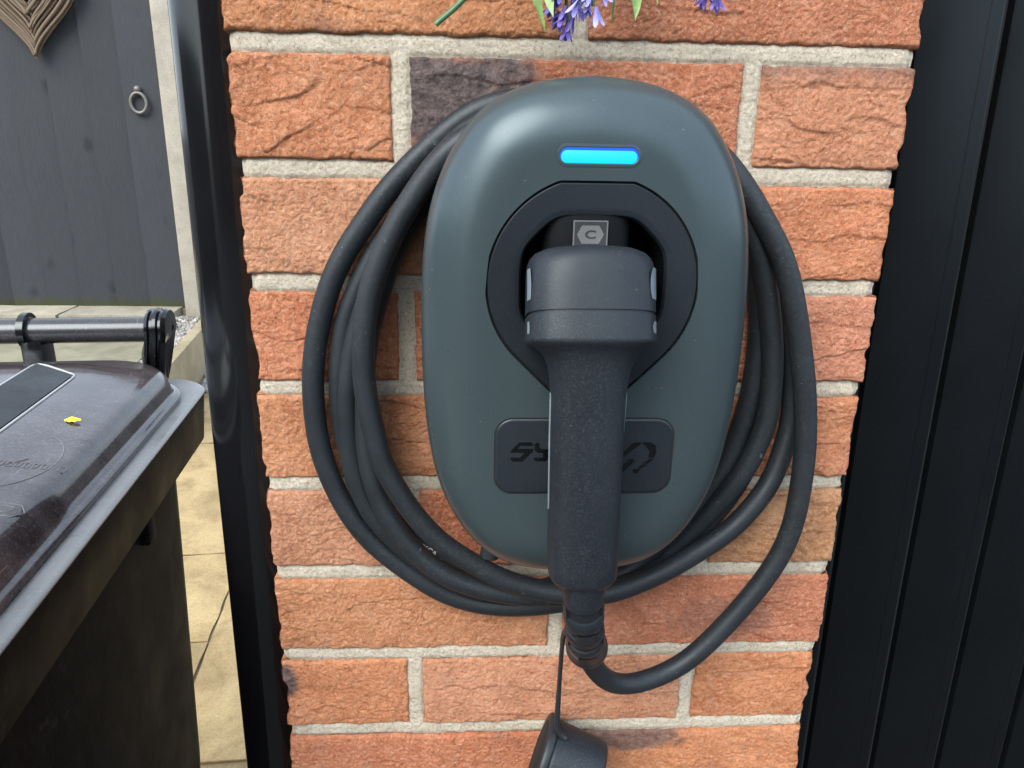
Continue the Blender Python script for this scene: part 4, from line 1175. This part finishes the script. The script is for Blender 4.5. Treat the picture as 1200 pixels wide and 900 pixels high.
def floret_mesh(name, mat, L=.0102, spread=.0045):
    V = []; F = []
    for k in range(5):
        a = 2 * math.pi * k / 5; ca, sa = math.cos(a), math.sin(a)
        b0 = len(V)
        for (t, w, r) in ((0, .0006, .0007), (.35, .0012, .0014), (.65, .0017, .0024), (.88, .0013, spread * .82), (1.0, .0002, spread)):
            for s in (-1, 0, 1):
                rr = r - (.0005 if s == 0 else 0)
                V.append((rr * ca - s * w * sa, rr * sa + s * w * ca, -L * t))
        for i in range(4):
            for j in range(2):
                q = b0 + 3 * i + j
                F.append((q, q + 1, q + 4, q + 3))
    return mesh_from(name, V, F, mat)


def leaf_mesh(name, path, width, mat, n=12):
    P = resample(crom(path, 8), 1e9)
    P = crom(path, 8); N = len(P); V = []; F = []
    T = np.gradient(P, axis=0)
    for i in range(N):
        t = i / (N - 1); w = width * (math.sin(math.pi * min(1, .12 + .88 * t) ** .8) * .95 + .03)
        side = np.cross(T[i], [0, 1, 0]); side /= np.linalg.norm(side) + 1e-9
        V += [P[i] - side * w + np.array([0, -.001, 0]), P[i], P[i] + side * w + np.array([0, -.001, 0])]
    for i in range(N - 1):
        for j in range(2):
            q = 3 * i + j
            F.append((q, q + 1, q + 4, q + 3))
    return mesh_from(name, V, F, mat)


FD, FL = floret_mesh("floret", M_VIO), floret_mesh("floret", M_LIL)
GATH = (0.0, -.03, 1.43)


def sprig(base, label, bits, stem_path, mesh):
    rt_ = thing("lavender_sprig", base, label=label, cat="flower sprig", group="lavender sprigs hanging above the charger")
    place("stem", tube_mesh("stem", resample(crom(stem_path, 8), .003), .0011, M_STEM, 7), rt_)
    for (x, y, z, rx, ry, rz, s) in bits:
        o = place("floret", mesh, rt_, loc=Vector((x, y, z)) - Vector(base), world_mesh=False)
        o.rotation_euler = (R(rx), R(ry), R(rz)); o.scale = (s, s, s)
    return rt_


sprig((-.012, -.03, 1.300), "deep violet lavender sprig with the lowest hanging tip above the charger",
      [(-.0115, -.031, 1.3115, 8, 6, 10, 1.0), (-.0145, -.033, 1.3150, 15, 25, 60, .9), (-.0085, -.033, 1.3150, 12, -28, 100, .9), (-.019, -.03, 1.3235, 10, 22, 20, 1.0), (-.0175, -.034, 1.3300, -5, 35, 0, 1.0), (-.009, -.028, 1.3245, 8, -35, 50, .9), (-.0125, -.035, 1.334, 20, 5, 80, 1.0), (-.020, -.03, 1.338, 0, 30, 40, 1), (-.0135, -.036, 1.3195, 28, 4, 30, .8), (-.0165, -.028, 1.3175, -12, 30, 15, .8), (-.0070, -.031, 1.3205, 5, -48, 25, .85), (-.0150, -.036, 1.3265, 30, 20, 75, .85)],
      [(-.0115, -.030, 1.310), (-.0128, -.030, 1.325), (-.013, -.029, 1.36), (-.004, -.028, 1.44)], FD)
sprig((-.002, -.04, 1.306), "pale lilac lavender sprig hanging just right of the deep violet one",
      [(.0030, -.041, 1.3190, 6, -14, 30, 1.05), (-.0065, -.040, 1.3225, 8, 28, 0, 1.0), (-.0040, -.043, 1.3295, 14, 16, 70, 1.05), (.0040, -.040, 1.3330, -5, -40, 20, 1.1), (.0075, -.042, 1.3370, 5, -55, 20, 1.0), (-.006, -.041, 1.338, 0, 25, 40, 1), (.0002, -.045, 1.3260, 30, 2, 55, .85), (.0052, -.044, 1.3265, 20, -45, 10, .8), (-.0015, -.038, 1.3215, -15, 12, 25, .8)],
      [(.0015, -.040, 1.319), (.0002, -.040, 1.333), (.001, -.038, 1.37), (.003, -.030, 1.44)], FL)
sprig((.074, -.03, 1.316), "violet lavender sprig peeping in above the right side of the charger",
      [(.0745, -.031, 1.3285, 10, -25, 20, .95), (.0700, -.030, 1.3290, 5, 28, 0, .9), (.0725, -.034, 1.3330, 15, 5, 60, .9), (.078, -.03, 1.334, 0, -45, 10, .9), (.0665, -.031, 1.332, 5, 50, 30, .85), (.0735, -.036, 1.3275, 30, -5, 15, .75)],
      [(.0728, -.030, 1.330), (.071, -.030, 1.345), (.058, -.029, 1.39), (.008, -.028, 1.44)], FD)


def single_leaf(label, path, w, mat, cat="leaf"):
    base = path[-1]
    r_ = thing("hanging_leaf", base, label=label, cat=cat, group="green leaves hanging above the charger")
    place("blade", leaf_mesh("blade", path, w, mat), r_)


single_leaf("slender green leaf left of the violet lavender sprig", [(-.006, -.028, 1.42), (-.030, -.030, 1.355), (-.0325, -.031, 1.332), (-.0285, -.032, 1.318), (-.0245, -.032, 1.3055)], .0036, M_LEAF)
single_leaf("pale round ended leaf close beside the violet lavender sprig", [(-.004, -.03, 1.42), (-.020, -.036, 1.352), (-.0245, -.037, 1.335), (-.0235, -.038, 1.322), (-.0210, -.038, 1.3130)], .0052, M_LEAFP)
single_leaf("thin leaf tip right of the pale lilac sprig", [(.004, -.03, 1.42), (.0125, -.030, 1.352), (.0140, -.030, 1.330), (.0145, -.030, 1.3110)], .0025, M_LEAF)
single_leaf("broad green leaf tip hanging above the charger's light bar right end", [(.006, -.03, 1.42), (.022, -.030, 1.352), (.0270, -.031, 1.334), (.0280, -.031, 1.322), (.0275, -.032, 1.3130)], .0046, M_LEAF)
single_leaf("small yellow green leaf tip at the top edge", [(.008, -.03, 1.42), (.032, -.029, 1.357), (.0385, -.029, 1.338), (.0405, -.029, 1.3215)], .0025, M_LEAFP)
st_ = thing("green_stalk", (-.0885, -.03, 1.3085), label="cut green flower stalk poking down above the left of the charger", cat="stalk")
place("stem", tube_mesh("stem", resample(crom([(-.004, -.03, 1.43), (-.045, -.03, 1.352), (-.072, -.03, 1.3225), (-.0885, -.03, 1.3085)], 8), .003), .0016, M_STEM, 8), st_)
# the hook they are tied to, above the frame
hk = thing("flower_hook", (0, -.002, 1.43), label="small dark hook on the wall holding the lavender bunch", cat="hook")
place("hook", tube_mesh("hook", [(0, .004, 1.462), (0, -.02, 1.462), (0, -.034, 1.455), (0, -.038, 1.443), (0, -.031, 1.434), (0, -.024, 1.438)], .0022, M_DARK, 10), hk)

# ------------------------------------------------------------------ house added behind the camera to block low sky and darken reflections
M_HB = stone_material("far_brick", (.13, .065, .045), (.19, .10, .07), (.10, .06, .05))
M_TILE = stone_material("roof_tile", (.07, .05, .045), (.11, .08, .07), (.05, .05, .04))
hs = thing("sky_block_house", (-1.5, -13.5, 0), label="dark brick house added unseen behind the camera to block low sky", cat="house")
place("wall", box_mesh("wall", (-6, -5, -.02), (6, 0, 5.0), M_HB), hs, world_mesh=False)
place("roof", mesh_from("roof", [(-6.4, .4, 4.85), (6.4, .4, 4.85), (6.4, -2.5, 7.0), (-6.4, -2.5, 7.0), (-6.4, -5.4, 4.85), (6.4, -5.4, 4.85)], [(0, 1, 2, 3), (3, 2, 5, 4), (0, 3, 4), (1, 5, 2), (0, 4, 5, 1)], M_TILE, smooth=False), hs, world_mesh=False)
M_UPVC = plastic("white_frame", (.6, .6, .6), .4); M_PANE = plastic("dark_pane", (.02, .022, .025), .08)
for (x, z, w, h) in ((-3.4, 3.6, 1.5, 1.2), (3.2, 3.6, 1.5, 1.2), (-3.4, 1.3, 1.8, 1.3), (3.2, 1.3, 1.8, 1.3)):
    wf = place("window", box_mesh("window", (x - w / 2, -.02, z - h / 2), (x + w / 2, .04, z + h / 2), M_UPVC), hs, world_mesh=False)
    for s_ in (-1, 1):
        place("pane", box_mesh("pane", (x + s_ * w / 4 - w / 4 + .06, .03, z - h / 2 + .06), (x + s_ * w / 4 + w / 4 - .06, .045, z + h / 2 - .06), M_PANE), wf, world_mesh=False)
place("door", box_mesh("door", (-.5, -.02, -.01), (.5, .05, 2.1), M_PANE), hs, world_mesh=False)
